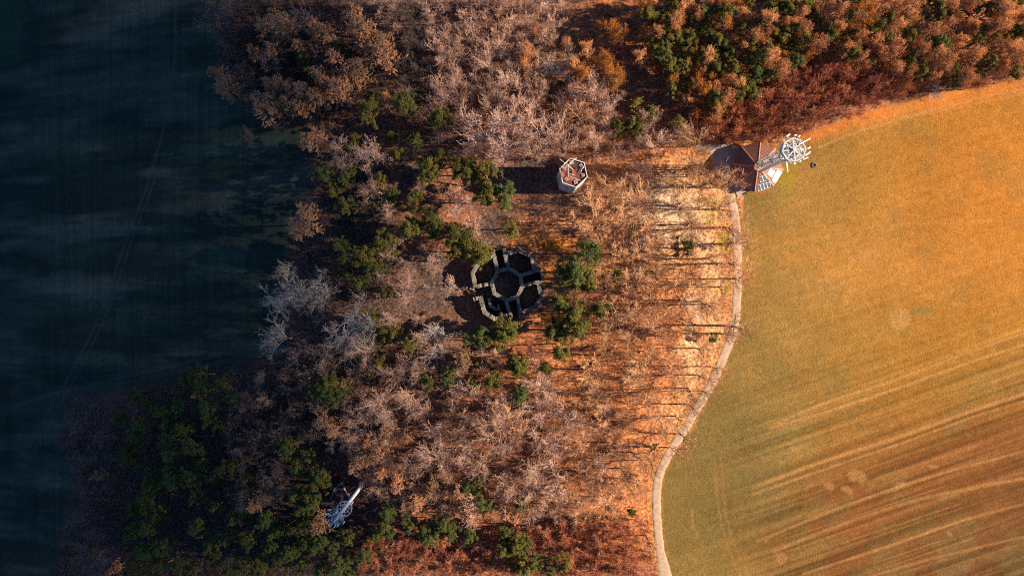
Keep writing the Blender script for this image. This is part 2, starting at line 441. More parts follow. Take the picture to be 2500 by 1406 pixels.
# small relief: litter lumps, clods
woods = 1 - np.maximum(wl, wr)
near = ((np.abs(X) < 190) & (np.abs(Y) < 110)) * 1.0
rel = near * ((fbm(X, Y, 1.3, 61, 2) - 0.5) * (0.36 * woods) + wr * (rows - .5) * 0.10)
rel = rel * np.clip((dr - 16) / 8, 0, 1) * np.clip((np.hypot(X - 88, Y - 43) - 13) / 3, 0, 1)
Z = Z + rel
V = np.stack([X, Y, Z], -1).reshape(-1, 3)
ii = np.arange(NX * NY).reshape(NY, NX)
F = np.stack([ii[:-1, :-1], ii[:-1, 1:], ii[1:, 1:], ii[1:, :-1]], -1).reshape(-1, 4)
mask = np.stack([woods, wl, wr], -1)

mg, nt, b = new_mat("ground_cover")
at_ = nt.nodes.new("ShaderNodeAttribute"); at_.attribute_name = "tint"
am_ = nt.nodes.new("ShaderNodeAttribute"); am_.attribute_name = "cover"
sx = nt.nodes.new("ShaderNodeSeparateColor"); nt.links.new(am_.outputs["Color"], sx.inputs[0])
tc = texco(nt)
na = noise(nt, 1.15, 2, tc, 0.7); nb_ = noise(nt, 2.6, 1, tc); nc = noise(nt, 0.25, 3, tc)
sp = mathn(nt, 'MULTIPLY', remap(nt, na, 0.3, 0.7, 0.25, 1.85), remap(nt, nc, 0.3, 0.7, 0.8, 1.2))
sp2 = mathn(nt, 'MULTIPLY', remap(nt, noise(nt, 2.4, 2, tc, 0.75), 0.3, 0.7, 0.60, 1.40), remap(nt, noise(nt, 0.45, 3, tc, 0.7), 0.3, 0.7, 0.85, 1.15))
mm = nt.nodes.new("ShaderNodeMix"); mm.data_type = 'FLOAT'
nt.links.new(sx.outputs[0], mm.inputs[0]); nt.links.new(sp2, mm.inputs[2]); nt.links.new(sp, mm.inputs[3])
c = scale_c(nt, at_.outputs["Color"], mm.outputs[0])
flake = mathn(nt, 'MULTIPLY', remap(nt, nb_, 0.60, 0.68, 0, 0.55), sx.outputs[0])
c = mixc(nt, flake, c, (0.42, 0.27, 0.19))
nt.links.new(c, b.inputs["Base Color"]); b.inputs["Roughness"].default_value = 1.0; b.inputs["Specular IOR Level"].default_value = 0.0
bp = nt.nodes.new("ShaderNodeBump"); bp.inputs["Distance"].default_value = 0.25; bp.inputs["Strength"].default_value = 0.6
nt.links.new(noise(nt, 1.6, 3, tc), bp.inputs["Height"]); nt.links.new(bp.outputs[0], b.inputs["Normal"])
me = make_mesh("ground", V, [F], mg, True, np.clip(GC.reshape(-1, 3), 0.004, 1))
a = me.attributes.new("cover", 'FLOAT_COLOR', 'POINT')
cc = np.ones((len(V), 4), np.float32); cc[:, :3] = mask.reshape(-1, 3); a.data.foreach_set("color", cc.ravel())
ground = bpy.data.objects.new("ground", me); col.objects.link(ground); tag(ground, kind="structure")

# ------------------------------------------------------------------ road and paving
M['road'] = simple("road_surface", (0.47, 0.36, 0.28), (0.32, 0.23, 0.17), 0.8, 0.95)
M['paving'] = simple("paving", (0.36, 0.34, 0.34), (0.30, 0.285, 0.285), 1.2, 0.95)
def ribbon(name, pts, half, mat, lift):
    P = np.array([at(x, y)[:2] for x, y in pts]); 
    Tn = np.gradient(P, axis=0); Tn /= np.linalg.norm(Tn, axis=1)[:, None]
    Nn = np.stack([-Tn[:, 1], Tn[:, 0]], 1)
    rng = np.random.default_rng(5)
    rows_ = 7; Vv = []
    for i in range(len(P)):
        h = half[i] if hasattr(half, '__len__') else half
        for k in range(rows_):
            t = (k / (rows_ - 1) * 2 - 1)
            j = rng.uniform(-.4, .25) if abs(t) == 1 else 0
            q = P[i] + Nn[i] * (t * h + j)
            Vv.append((q[0], q[1], float(T(q[0], q[1])) + lift + 0.05 * (1 - t * t) - (0.25 if abs(t) == 1 else 0)))
    ii = np.arange(len(P) * rows_).reshape(len(P), rows_)
    Ff = np.stack([ii[:-1, :-1], ii[:-1, 1:], ii[1:, 1:], ii[1:, :-1]], -1).reshape(-1, 4)
    o = bpy.data.objects.new(name, make_mesh(name, Vv, [Ff[:, ::-1]], mat, True)); col.objects.link(o)
    return tag(o, kind="structure")
rp = smooth_curve(ROAD[::3] + [ROAD[-1]], 7)
ribbon("road", rp, [1.9 + (0.9 * max(0, (p[1] - 1350) / 56) if p[1] > 1350 else 0) for p in rp], M['road'], 0.08)

# ------------------------------------------------------------------ ring-shaped stone ruin
def stone_mat(name, c1, c2, c3):
    m, nt, b = new_mat(name)
    tc = texco(nt)
    vo = nt.nodes.new("ShaderNodeTexVoronoi"); vo.inputs["Scale"].default_value = 2.3; nt.links.new(tc, vo.inputs["Vector"])
    vd = nt.nodes.new("ShaderNodeTexVoronoi"); vd.feature = 'DISTANCE_TO_EDGE'; vd.inputs["Scale"].default_value = 2.3; nt.links.new(tc, vd.inputs["Vector"])
    sc = nt.nodes.new("ShaderNodeSeparateColor"); nt.links.new(vo.outputs["Color"], sc.inputs[0])
    c = mixc(nt, sc.outputs[0], c1, c2)
    c = mixc(nt, remap(nt, noise(nt, 5, 3, tc), 0.45, 0.65, 0, 0.8), c, c3)
    c = mixc(nt, remap(nt, vd.outputs["Distance"], 0.0, 0.09, 0.75, 0.0), c, (0.06, 0.05, 0.045))
    c = mixc(nt, remap(nt, noise(nt, 0.45, 4, tc), 0.5, 0.62, 0, 0.75), c, (0.085, 0.085, 0.055))
    nt.links.new(c, b.inputs["Base Color"])
    bp = nt.nodes.new("ShaderNodeBump"); bp.inputs["Distance"].default_value = 0.12; bp.inputs["Strength"].default_value = 0.8
    nt.links.new(remap(nt, vd.outputs["Distance"], 0.0, 0.15, 0, 1), bp.inputs["Height"]); nt.links.new(bp.outputs[0], b.inputs["Normal"])
    return m
M['stone'] = stone_mat("rubble_stone", (0.23, 0.22, 0.21), (0.13, 0.125, 0.12), (0.34, 0.325, 0.31))
RUIN_H = 5.2
ruin = empty("stone_ruin", (0, 0, 0))
tag(ruin, "roofless round ruin of grey stone walls with an octagonal inner ring, in the clearing", "ruin")
rr = random.Random(3)
wall_i = [0]
def rz(zx, zy): return at_z(1080 + zx / 5.206, 560 + zy / 5.206, RUIN_H)[:2]
def ruin_wall(name, pts, thick, closed=False, h=RUIN_H, worn=0.5):
    """one run of wall: blocks of uneven height butted end to end with mitred corners"""
    wall_i[0] += 1
    dz = wall_i[0] * 0.013
    P = [np.array(rz(*p)) for p in pts]
    n = len(P)
    segs = [(P[i], P[(i + 1) % n]) for i in range(n if closed else n - 1)]
    dirs = [(b_ - a_) / np.linalg.norm(b_ - a_) for a_, b_ in segs]
    def mitre(k):      # offset vector at point k
        if not closed and k == 0: d = dirs[0]; return np.array((-d[1], d[0]))
        if not closed and k == n - 1: d = dirs[-1]; return np.array((-d[1], d[0]))
        d0 = dirs[(k - 1) % len(dirs)]; d1 = dirs[k % len(dirs)]
        n0 = np.array((-d0[1], d0[0])); n1_ = np.array((-d1[1], d1[0]))
        m = n0 + n1_; m /= np.linalg.norm(m)
        return m / max(0.5, m @ n0)
    st = []
    for k in range(len(segs)):
        a_, b_ = segs[k]; ma, mb_ = mitre(k), mitre((k + 1) % n if closed else k + 1)
        Ls = np.linalg.norm(b_ - a_); m = max(1, int(Ls / 0.42))
        for q in range(m + (1 if (not closed and k == len(segs) - 1) else 0)):
            t = q / m
            w = thick / 2 * 1.22 * (1 + rr.uniform(-.13, .13)); w2 = thick / 2 * 1.22 * (1 + rr.uniform(-.13, .13))
            mm_ = ma * (1 - t) + mb_ * t
            st.append((a_ + (b_ - a_) * t + mm_ * w, a_ + (b_ - a_) * t - mm_ * w2))
    hs = []; hh = 0
    for q in range(len(st)):
        if rr.random() < 0.3: hh = rr.uniform(-worn, 0.10)
        hs.append(h + hh + rr.uniform(-.06, .06) - dz)
    Vv = []; Ff = []
    N = len(st)
    for (l, r_), z in zip(st, hs):
        j = rr.uniform(-.1, .1)
        c_ = (l + r_) / 2
        Vv += [(l[0], l[1], -0.4), (l[0], l[1], z + j), (c_[0], c_[1], z + rr.uniform(-.02, .12)), (r_[0], r_[1], z - j), (r_[0], r_[1], -0.4)]
    last = N if closed else N - 1
    for q in range(last):
        p0 = q * 5; p1 = ((q + 1) % N) * 5
        for s in range(4): Ff.append([p0 + s, p0 + s + 1, p1 + s + 1, p1 + s])
    F5 = []
    if not closed: F5 = [[0, 4, 3, 2, 1], [(N-1)*5 + s for s in range(5)]]
    me = make_mesh(name, Vv, [np.array(Ff)] + ([np.array(F5)] if F5 else []), M['stone'])
    o = bpy.data.objects.new(name, me); col.objects.link(o); o.parent = ruin
    return o
W = 1.05
ruin_wall("inner_ring_wall", [(705, 530), (850, 497), (988, 582), (1018, 722), (952, 862), (806, 900), (660, 812), (628, 680)], W, True)
ruin_wall("chamber_wall", [(700, 512), (672, 400), (642, 282)], W)
ruin_wall("chamber_wall", [(630, 340), (480, 398), (384, 552), (418, 738)], W * 1.05)
ruin_wall("chamber_wall", [(432, 728), (500, 710), (612, 690)], W * .9, worn=.8)
ruin_wall("passage_wall", [(640, 276), (700, 252), (778, 236)], .45, worn=1.2)
ruin_wall("passage_wall", [(838, 486), (810, 370), (784, 240)], W)
ruin_wall("chamber_wall", [(812, 305), (900, 285), (978, 264), (1140, 345), (1172, 515)], W)
ruin_wall("passage_wall", [(1008, 585), (1100, 555), (1185, 530), (1252, 492)], W * .9, worn=.8)
ruin_wall("passage_wall", [(1240, 530), (1262, 590), (1280, 640)], .5, worn=1.0)
ruin_wall("passage_wall", [(1030, 716), (1150, 685), (1292, 650)], W * .9)
ruin_wall("chamber_wall", [(1218, 680), (1240, 770), (1262, 855), (1190, 985), (1022, 1055)], W)
ruin_wall("passage_wall", [(950, 880), (978, 990), (1000, 1110)], W * .85, worn=1.0)
ruin_wall("passage_wall", [(812, 912), (842, 1020), (886, 1140)], W * .9, worn=.8)
ruin_wall("chamber_wall", [(828, 1095), (680, 1145), (535, 1055), (505, 950), (478, 850)], W * 1.1)
ruin_wall("wall_stub", [(462, 872), (396, 890)], W, worn=.8)
ruin_wall("wall_stub", [(352, 738), (405, 755)], W * 1.1, h=4.2)
ruin_wall("wall_stub", [(870, 1100), (872, 1165)], W * .7, h=4.6)
ruin_wall("wall_stub", [(996, 1112), (1032, 1106)], W * .7, h=4.5)
ruin_wall("stair_wall", [(588, 880), (610, 970), (690, 1022)], .75, h=4.6, worn=.3)
mb = MB(); mb.prism([rz(712, 955), rz(742, 1024), rz(682, 1034)], -0.4, 4.9); mb.build("stair_pier", M['stone'], ruin)

rr = random.Random(91)
for k in range(60):
    a = rr.uniform(0, 6.28); d_ = rr.choice([rr.uniform(0, 4.5), rr.uniform(5.5, 13.5)]); s_ = rr.uniform(.12, .38)
    c0 = np.array(rz(822, 705)) * 1.0 + np.array((d_ * math.cos(a), d_ * math.sin(a)))
    m_ = 5 + k % 3; mb = MB(); mb.prism([(c0[0] + s_ * rr.uniform(.7, 1.1) * math.cos(q * 6.283 / m_), c0[1] + s_ * rr.uniform(.7, 1.1) * math.sin(q * 6.283 / m_)) for q in range(m_)], -.1, rr.uniform(.15, .45)); mb.build("fallen_stone", M['stone'], ruin)

# ------------------------------------------------------------------ hexagonal tower
M['plaster'] = simple("pale_plaster", (0.58, 0.63, 0.65), (0.36, 0.41, 0.43), 0.8, 0.8)
M['rim'] = simple("rim_concrete", (0.72, 0.68, 0.64), (0.6, 0.55, 0.5), 2.0)
M['dark'] = simple("dark_opening", (0.02, 0.02, 0.025), None, 2)
M['hatch'] = simple("hatch_cover", (0.50, 0.44, 0.40), (0.36, 0.31, 0.28), 6)
M['steel'] = simple("galvanised_steel", (0.52, 0.55, 0.59), (0.42, 0.45, 0.49), 3, 0.5, 0.3, 0.5)
M['white'] = simple("white_paint", (0.76, 0.77, 0.78), (0.68, 0.69, 0.7), 3, 0.5)
M['orange'] = simple("orange_sheet", (0.42, 0.10, 0.03), (0.30, 0.08, 0.03), 6)
m, nt, b = new_mat("deck_red"); tc = texco(nt)
c = mixc(nt, remap(nt, noise(nt, 0.5, 3, tc), .42, .58, 0, 1), (0.15, 0.055, 0.05), (0.05, 0.038, 0.045))
c = mixc(nt, remap(nt, noise(nt, 1.3, 2, tc), .58, .66, 0, .9), c, (0.26, 0.10, 0.05))
nt.links.new(c, b.inputs["Base Color"]); M['deck'] = m
TH = 16.0
hexpx = [(810, 405), (1110, 500), (1180, 808), (940, 1030), (650, 938), (580, 636)]
def hz(zx, zy, z=TH): return at_z(1300 + zx / 8.79, 340 + zy / 8.79, z)
HT = np.array([hz(*p)[:2] for p in hexpx]); hc = HT.mean(0)
tower = empty("hexagonal_tower", (hc[0], hc[1], 0))
tag(tower, "hexagonal pale tower with an open reddish roof deck, above the round ruin", "tower")
rel_ = [(p[0] - hc[0], p[1] - hc[1]) for p in HT]
mb = MB(); mb.prism(rel_, -1, TH - .6); mb.build("wall", M['plaster'], tower)
mb = MB(); mb.prism([(x * .962, y * .962) for x, y in rel_], TH - .6, TH - .55); mb.build("roof_deck", M['deck'], tower)
mb = MB()
for i in range(6):
    a_ = np.array(rel_[i]); b_ = np.array(rel_[(i + 1) % 6])
    o4 = [a_ * 1.015, b_ * 1.015, b_ * .965, a_ * .965]
    mb.prism([tuple(p) for p in o4], TH - .603, TH + 0.01 * (i % 2))
mb.build("parapet", M['rim'], tower)
def hrel(zx, zy, z=TH - 1.0):
    p = hz(zx, zy, z); return (p[0] - hc[0], p[1] - hc[1])
for i, (x, y, s, a) in enumerate([(835, 508, 38, .2), (1040, 570, 36, .7), (678, 650, 34, .1), (1082, 780, 34, .15), (725, 858, 34, .7), (925, 925, 42, .25)]):
    c0 = hrel(x, y); s_ = s / 8.79 * K * (CAM_H - TH) 
    pts = [(c0[0] + s_ * math.cos(a + q * math.pi / 2 + .78) * 1.3, c0[1] + s_ * math.sin(a + q * math.pi / 2 + .78) * 1.3) for q in range(4)]
    mb = MB(); mb.prism(pts, TH - .549, TH - .25)
    h_ = mb.build("roof_hatch", M['hatch'], tower)
    mb = MB(); mb.prism([(c0[0] + (p[0] - c0[0]) * .5, c0[1] + (p[1] - c0[1]) * .5) for p in pts], TH - .249, TH - .20); mb.build("lid", M['bark'], h_)
mb = MB(); c0 = hrel(875, 722); mb.prism([(c0[0] + .7 * math.cos(q), c0[1] + .7 * math.sin(q)) for q in (.7, 2.2, 3.8, 5.4)], TH - .549, TH - .3); mb.build("roof_panel", M['orange'], tower)
mb = MB(); c0 = hrel(870, 765); mb.bar((*hrel(790, 752), TH - .45), (*hrel(915, 785), TH - .45), .15); mb.bar((*hrel(780, 795), TH - .45), (*hrel(1075, 915), TH - .45), .14); mb.build("roof_rail", M['rim'], tower)
mb = MB()
c0 = hrel(820, 860); mb.prism([(c0[0] + x, c0[1] + y) for x, y in ((-.95, -.45), (.6, -.5), (1.0, .1), (.1, .45), (-.9, .5))], TH - .549, TH - .49)
mb.build("deck_patch", M['orange'], tower); mb = MB()
c0 = hrel(652, 760); mb.prism([(c0[0] + x, c0[1] + y) for x, y in ((-.4, -.9), (.5, -.7), (.5, .7), (-.6, .8))], TH - .549, TH - .485)
mb.build("deck_patch", M['orange'], tower)
mb = MB()
b0 = hrel(765, 560, TH - 1); 
mb.tube((*b0, TH - .55), (*hrel(765, 560, TH + .6), TH + 1.6), .12, .1)
top = (*hrel(765, 562, TH + 1.5), TH + 1.5)
for x, y in ((590, 432), (948, 396), (650, 575), (880, 660), (768, 815)):
    mb.bar(top, (*hrel(x, y, TH + 1.0), TH + 1.0), .13)
mb.bar((*hrel(650, 612, TH + .5), TH + .5), (*hrel(745, 600, TH + .5), TH + .5), .11)
mb.build("antenna_mast", M['white'], tower)
mb = MB(); mb.tube((*hrel(1085, 575, TH - 1), TH - .55), (*hrel(1090, 612, TH + .5), TH + .7), .09); mb.bar((*hrel(1085, 600, TH), TH), (*hrel(1035, 700, TH), TH), .13); mb.tube((*hrel(1090, 612, TH + .7), TH + .7), (*hrel(1090, 612, TH + .7), TH + .95), .22); mb.build("small_antenna", M['white'], tower)
for k, (i, t, z) in enumerate([(3, .35, 12.5), (3, .6, 10.0), (4, .5, 11.0), (4, .5, 7.5), (2, .6, 12.0)]):
    a_ = np.array(rel_[i]); b_ = np.array(rel_[(i + 1) % 6]); p = a_ + (b_ - a_) * t; d = (b_ - a_) / np.linalg.norm(b_ - a_); nn = np.array((d[1], -d[0]))
    if nn @ p < 0: nn = -nn
    q = [p - d * .4 - nn * .3, p + d * .4 - nn * .3, p + d * .4 + nn * .02, p - d * .4 + nn * .02]
    mb = MB(); mb.prism([tuple(v_) for v_ in q], z - .5, z + .5); mb.build("window", M['dark'], tower)
a_, b_ = np.array(rel_[4]), np.array(rel_[5]); m_ = (a_ + b_) / 2
mb = MB(); mb.bar((*(m_ * .98), 8.5), (*(m_ * 1.35), 8.5), .12); mb.build("bracket", M['steel'], tower)

# ------------------------------------------------------------------ octagonal house
def roof_mat(name, c1, c2):
    m, nt, b = new_mat(name); tc = texco(nt, "Generated")
    o = texco(nt, "Object")
    c = mixc(nt, remap(nt, noise(nt, 0.8, 4, o), .35, .65, 0, 1), c1, c2)
    nt.links.new(c, b.inputs["Base Color"]); b.inputs["Roughness"].default_value = .6; b.inputs["Specular IOR Level"].default_value = .3
    return m
M['roof'] = roof_mat("ribbed_roof", (0.23, 0.11, 0.09), (0.18, 0.085, 0.075))
M['ridge'] = simple("ridge_flashing", (0.62, 0.34, 0.22), (0.52, 0.28, 0.18), 2)
M['timber'] = simple("timber_wall", (0.34, 0.17, 0.07), (0.26, 0.12, 0.05), 3)
M['solar'] = simple("solar_cell", (0.09, 0.13, 0.17), (0.07, 0.10, 0.14), 3, 0.25, 0.0, 0.5)
M['sky_glare'] = simple("panel_sky_glare", (0.50, 0.49, 0.52), (0.44, 0.43, 0.46), 3, 0.3, 0, 0.4)  # sky reflection on the panels painted as a pale base colour
EZ, AZ = 3.6, 8.4
octz = [(875, 410), (1105, 525), (1230, 860), (1080, 1120), (785, 1215), (510, 1070), (435, 770), (580, 500)]
def bz(zx, zy, z): return at_z(1720 + zx / 6.39, 280 + zy / 6.39, z)
hx, hy = np.mean([bz(*p, EZ)[:2] for p in octz], axis=0)
apex = np.array(bz(838, 812, AZ)[:2]) - (hx, hy)
gz = float(T(hx, hy))
house = empty("octagonal_house", (hx, hy, 0))
tag(house, "octagonal house with a ribbed red-brown roof and solar panels at the field edge", "house")
OC = [np.array(bz(*p, EZ)[:2]) - (hx, hy) for p in octz]
rnd = random.Random(8)
ribs_mb = MB()
RT = 0.16          # share of the radius where the faces stop under the tower
faces3 = []
for i in range(8):
    a_, b_ = OC[i], OC[(i + 1) % 8]
    at3 = lambda p, t: np.array((*(p * (1 - t) + apex * t), EZ + (AZ - EZ) * t))
    q = [at3(a_, 0), at3(b_, 0), at3(b_, 1 - RT), at3(a_, 1 - RT)]
    faces3.append(q)
    mbf = MB()
    dn = np.array((0, 0, .18))
    mbf.add([*q, *[p - dn for p in q]], [[0, 3, 2, 1], [4, 5, 6, 7], [0, 1, 5, 4], [1, 2, 6, 5], [2, 3, 7, 6], [3, 0, 4, 7]])
    # raised ribs running up the slope at right angles to the eave
    e = q[1] - q[0]; Le = np.linalg.norm(e); e = e / Le
    nrm = np.cross(q[1] - q[0], q[3] - q[0]); nrm /= np.linalg.norm(nrm)
    if nrm[2] < 0: nrm = -nrm
    upd = np.cross(nrm, e)
    if upd[2] < 0: upd = -upd
    nn_ = int(Le / 0.42)
    for k in range(1, nn_):
        s = k / nn_ * Le; p0 = q[0] + e * s
        # length up to the hips
        A = q[3] - q[0]; B = q[2] - q[1]
        best = 20.0
        for o_, dv in ((q[0], A), (q[1], B)):
            du = dv @ upd; de = dv @ e
            if abs(de) > 1e-6:
                t = ((p0 - o_) @ e) / (de)
                if t > 0: best = min(best, t * du)
        Lr = min(best, (q[3] - q[0]) @ upd) - .08
        if Lr > .3: mbf.bar(p0 + nrm * .02 + upd * .02, p0 + nrm * .02 + upd * Lr, .07, .08, up=nrm)
    mbf.build("roof_face", M['roof'], house)
for i in range(8):
    mbh = MB(); a3 = np.array((*OC[i], EZ)); q = faces3[i][3]; mbh.bar(a3 + (0, 0, .07), q + (0, 0, .07), .24, .13); mbh.build("roof_ridge", M['ridge'], house)
mbw = MB(); mbw.prism([tuple(p * .90) for p in OC], -.6, EZ - .05); mbw.build("wall", M['timber'], house)
for i in (3, 4, 5, 1):
    a_, b_ = OC[i] * .90, OC[(i + 1) % 8] * .90; d = (b_ - a_) / np.linalg.norm(b_ - a_); c0 = (a_ + b_) / 2; nn = c0 / np.linalg.norm(c0)
    for t in (-1.8, 1.8):
        c1 = c0 + d * t; q = [c1 - d * .55 - nn * .2, c1 + d * .55 - nn * .2, c1 + d * .55 + nn * .04, c1 - d * .55 + nn * .04]
        mb = MB(); mb.prism([tuple(v_) for v_ in q], 1.0, 2.3); mb.build("window", M['dark'], house)
mb = MB(); tp = [tuple(f[3][:2]) for f in faces3]; mb.prism(tp, faces3[0][3][2] - .25, faces3[0][3][2] + .02); mb.build("roof_crown", M['ridge'], house)
# small porch roof
mb = MB(); p = [np.array(bz(x, y, 2.6)[:2]) - (hx, hy) for x, y in ((852, 1215), (870, 1248), (952, 1200), (935, 1180))]; mb.prism([tuple(v_) for v_ in p], 2.5, 2.6); mb.build("awning", M['orange'], house)
# solar panels laid on two faces
def panel_on(face, corners, mat, nx, nm):
    q = faces3[face]; nrm = np.cross(q[1] - q[0], q[3] - q[0]); nrm /= np.linalg.norm(nrm)
    if nrm[2] < 0: nrm = -nrm
    def hit(zx, zy):       # pixel ray onto the roof plane
        w_ = np.array(bz(zx, zy, 0)); o_ = np.array((0, 0, CAM_H)); d_ = w_ - o_
        p0 = q[0] + (hx, hy, 0)
        t = ((p0 - o_) @ nrm) / (d_ @ nrm); return o_ + d_ * t - (hx, hy, 0)
    P = [hit(*c_) for c_ in corners]
    for k in range(nx):
        t0, t1 = k / nx, (k + 1) / nx
        A = P[0] + (P[1] - P[0]) * t0; B = P[0] + (P[1] - P[0]) * t1; C_ = P[3] + (P[2] - P[3]) * t1; D = P[3] + (P[2] - P[3]) * t0
        def slab(q4, z0, z1):
            m2 = MB(); V_ = [p_ + nrm * z0 for p_ in q4] + [p_ + nrm * z1 for p_ in q4]
            m2.add(V_, [[3, 2, 1, 0], [4, 5, 6, 7], [0, 1, 5, 4], [1, 2, 6, 5], [2, 3, 7, 6], [3, 0, 4, 7]]); return m2
        f = slab([A, B, C_, D], .09, .15).build(nm, M['white'], house)
        cen = (A + B + C_ + D) / 4
        wdt = (np.linalg.norm(B - A) + np.linalg.norm(C_ - D)) / 2; hgt = np.linalg.norm(D - A)
        sh = lambda p_: cen + ((p_ - cen) @ ((B - A) / np.linalg.norm(B - A))) * ((B - A) / np.linalg.norm(B - A)) * (1 - .2 / wdt) + ((p_ - cen) @ ((D - A) / hgt)) * ((D - A) / hgt) * (1 - .2 / hgt)
        slab([sh(A), sh(B), sh(C_), sh(D)], .152, .17).build("panel_glass", mat, f)
panel_on(3, [(850, 968), (952, 935), (968, 1028), (868, 1060)], M['solar'], 2, "solar_panel")
panel_on(3, [(825, 1100), (1018, 1045), (1030, 1132), (835, 1195)], M['solar'], 4, "solar_panel")
panel_on(2, [(1020, 840), (1098, 888), (1046, 985), (975, 922)], M['sky_glare'], 2, "glare_panel")
panel_on(2, [(1135, 848), (1042, 1030), (1100, 1074), (1208, 902)], M['sky_glare'], 4, "glare_panel")

# paved forecourt beside the house
def sheet(name, zpts, mat, lift):
    P = [bz(x, y, 0)[:2] for x, y in zpts]; mb = MB(); mb.prism(P, -.5, lift); o = mb.build(name, mat); return tag(o, kind="structure")
sheet("paved_court", [(160, 470), (300, 470), (600, 500), (560, 800), (640, 1180), (672, 1182), (668, 1215), (520, 1290), (470, 1180), (330, 960), (240, 720), (200, 600), (60, 520)], M['paving'], 0.16)

# ------------------------------------------------------------------ lattice lookout tower rising through the house roof
LZ0, LZ1 = 7.2, 33.5
c_bot = np.array(at_z(1720 + 862 / 6.39, 280 + 808 / 6.39, 7.5)[:2])
look = empty("lookout_tower", (c_bot[0], c_bot[1], gz))
tag(look, "tall steel lattice lookout tower with a round antenna platform, rising beside the house roof", "tower")
c_top = np.array(at_z(1720 + 1400 / 6.39, 280 + 548 / 6.39, LZ1)[:2]) - c_bot
LR = 1.85
def lp(k, z, r=LR, n=8, a0=.39):
    t = z / LZ1; cx, cy = c_top * t
    return (cx + r * math.cos(a0 + k * 2 * math.pi / n), cy + r * math.sin(a0 + k * 2 * math.pi / n), z)
for k in range(8):
    mb = MB(); mb.tube(lp(k, 0), lp(k, LZ1), .11, n=6); mb.build("tower_post", M['steel'], look)
zz = 1.0
while zz < LZ1 - 1:
    mb = MB()
    for k in range(8): mb.bar(lp(k, zz), lp(k + 1, zz), .11)
    mb.build("ring_beam", M['steel'], look); zz += 1.6
mb = MB(); zz = 1.0
while zz < LZ1 - 2:
    for k in range(0, 8): mb.bar(lp(k, zz), lp(k + 1, zz + 1.6), .06)
    zz += 1.6
mb.build("lattice_braces", M['steel'], look)
mb = MB(); a = 0.0; zz = .6
while zz < LZ1 - .3:
    p = np.array(lp(0, zz, .35, 1, a)); q = np.array(lp(0, zz, 1.5, 1, a)); q2 = np.array(lp(0, zz, 1.5, 1, a + .42)); p2 = np.array(lp(0, zz, .35, 1, a + .42))
    mb.prism([tuple(v_[:2]) for v_ in (p, q, q2, p2)], zz - .03, zz + .03); a += .36; zz += .42
M['dsteel'] = simple("dark_steel", (0.20, 0.23, 0.26), (0.14, 0.16, 0.19), 3, .5, .3)
mb.build("spiral_stair", M['dsteel'], look)
mb = MB(); mb.tube((0, 0, 0), (*c_top, LZ1), .17, n=8); mb.build("core_post", M['dsteel'], look)
PR = 3.45
def pp(k, z, r=PR, n=8): return lp(k, z, r, n, .12)
mb = MB()
for k in range(8):
    mb.bar(pp(k, LZ1), pp(k + 1, LZ1), .34, .24); mb.bar(pp(k, LZ1 - 2.6, PR * .98), pp(k + 1, LZ1 - 2.6, PR * .98), .16)
    mb.bar(pp(k, LZ1 - 1.5, PR), pp(k + 1, LZ1 - 1.5, PR), .07); mb.bar(pp(k, LZ1), pp(k, LZ1 - 2.6), .12)
mb.build("platform_frame", M['steel'], look)
M['mesh'] = simple("grating", (0.52, 0.51, 0.52), (0.40, 0.39, 0.40), 3)
mb = MB()
for k in range(8):
    for t in np.linspace(.12, .97, 14):
        mb.bar(pp(k, LZ1 - 2.7, PR * t), pp(k + 1, LZ1 - 2.7, PR * t), .16, .04)
mb.build("platform_grating", M['mesh'], look)
for k in range(8):
    mb = MB(); mb.bar(lp(0, LZ1 - .05, .35, 8, .12 + k * math.pi / 4), pp(k, LZ1 - .05, PR * .97), .34, .2); mb.build("roof_spoke", M['steel'], look)
mb = MB(); mb.bar((*(c_top), LZ1 + .1), (*(c_top), LZ1 + .55), .75); mb.build("hub_box", M['white'], look)
for k in range(26):
    a = k * .769 + .2; rr2 = PR * (.55 + .5 * ((k * 37) % 10) / 10); z = LZ1 - .2 - 1.6 * ((k * 53) % 7) / 7
    mb = MB(); c0 = np.array((c_top[0] + rr2 * math.cos(a), c_top[1] + rr2 * math.sin(a))); mb.bar((*c0, z - .5), (*c0, z + .35), .3 + .25 * ((k * 29) % 5) / 5, .28); mb.build("equipment_box", M['white'], look)
mb = MB()
for k in range(8): mb.bar(lp(k, LZ1 - .1, PR * .55, 8, .12), lp(k + 1, LZ1 - .1, PR * .55, 8, .12), .14, .1)
mb.build("inner_ring", M['steel'], look)
rt_ = random.Random(14); mb = MB()
for k in range(22):
    a = rt_.uniform(0, 6.28); a2 = a + rt_.uniform(-.9, .9); z = LZ1 - rt_.uniform(.2, 2.4)
    mb.bar((c_top[0] + PR * rt_.uniform(.4, 1) * math.cos(a), c_top[1] + PR * rt_.uniform(.4, 1) * math.sin(a), z), (c_top[0] + PR * 1.05 * math.cos(a2), c_top[1] + PR * 1.05 * math.sin(a2), z + rt_.uniform(-.5, .5)), .09)
mb.build('cable_runs', M['white'], look)
def twz(zx, zy, z): return np.array(bz(zx, zy, z)) - (c_bot[0], c_bot[1], 0)
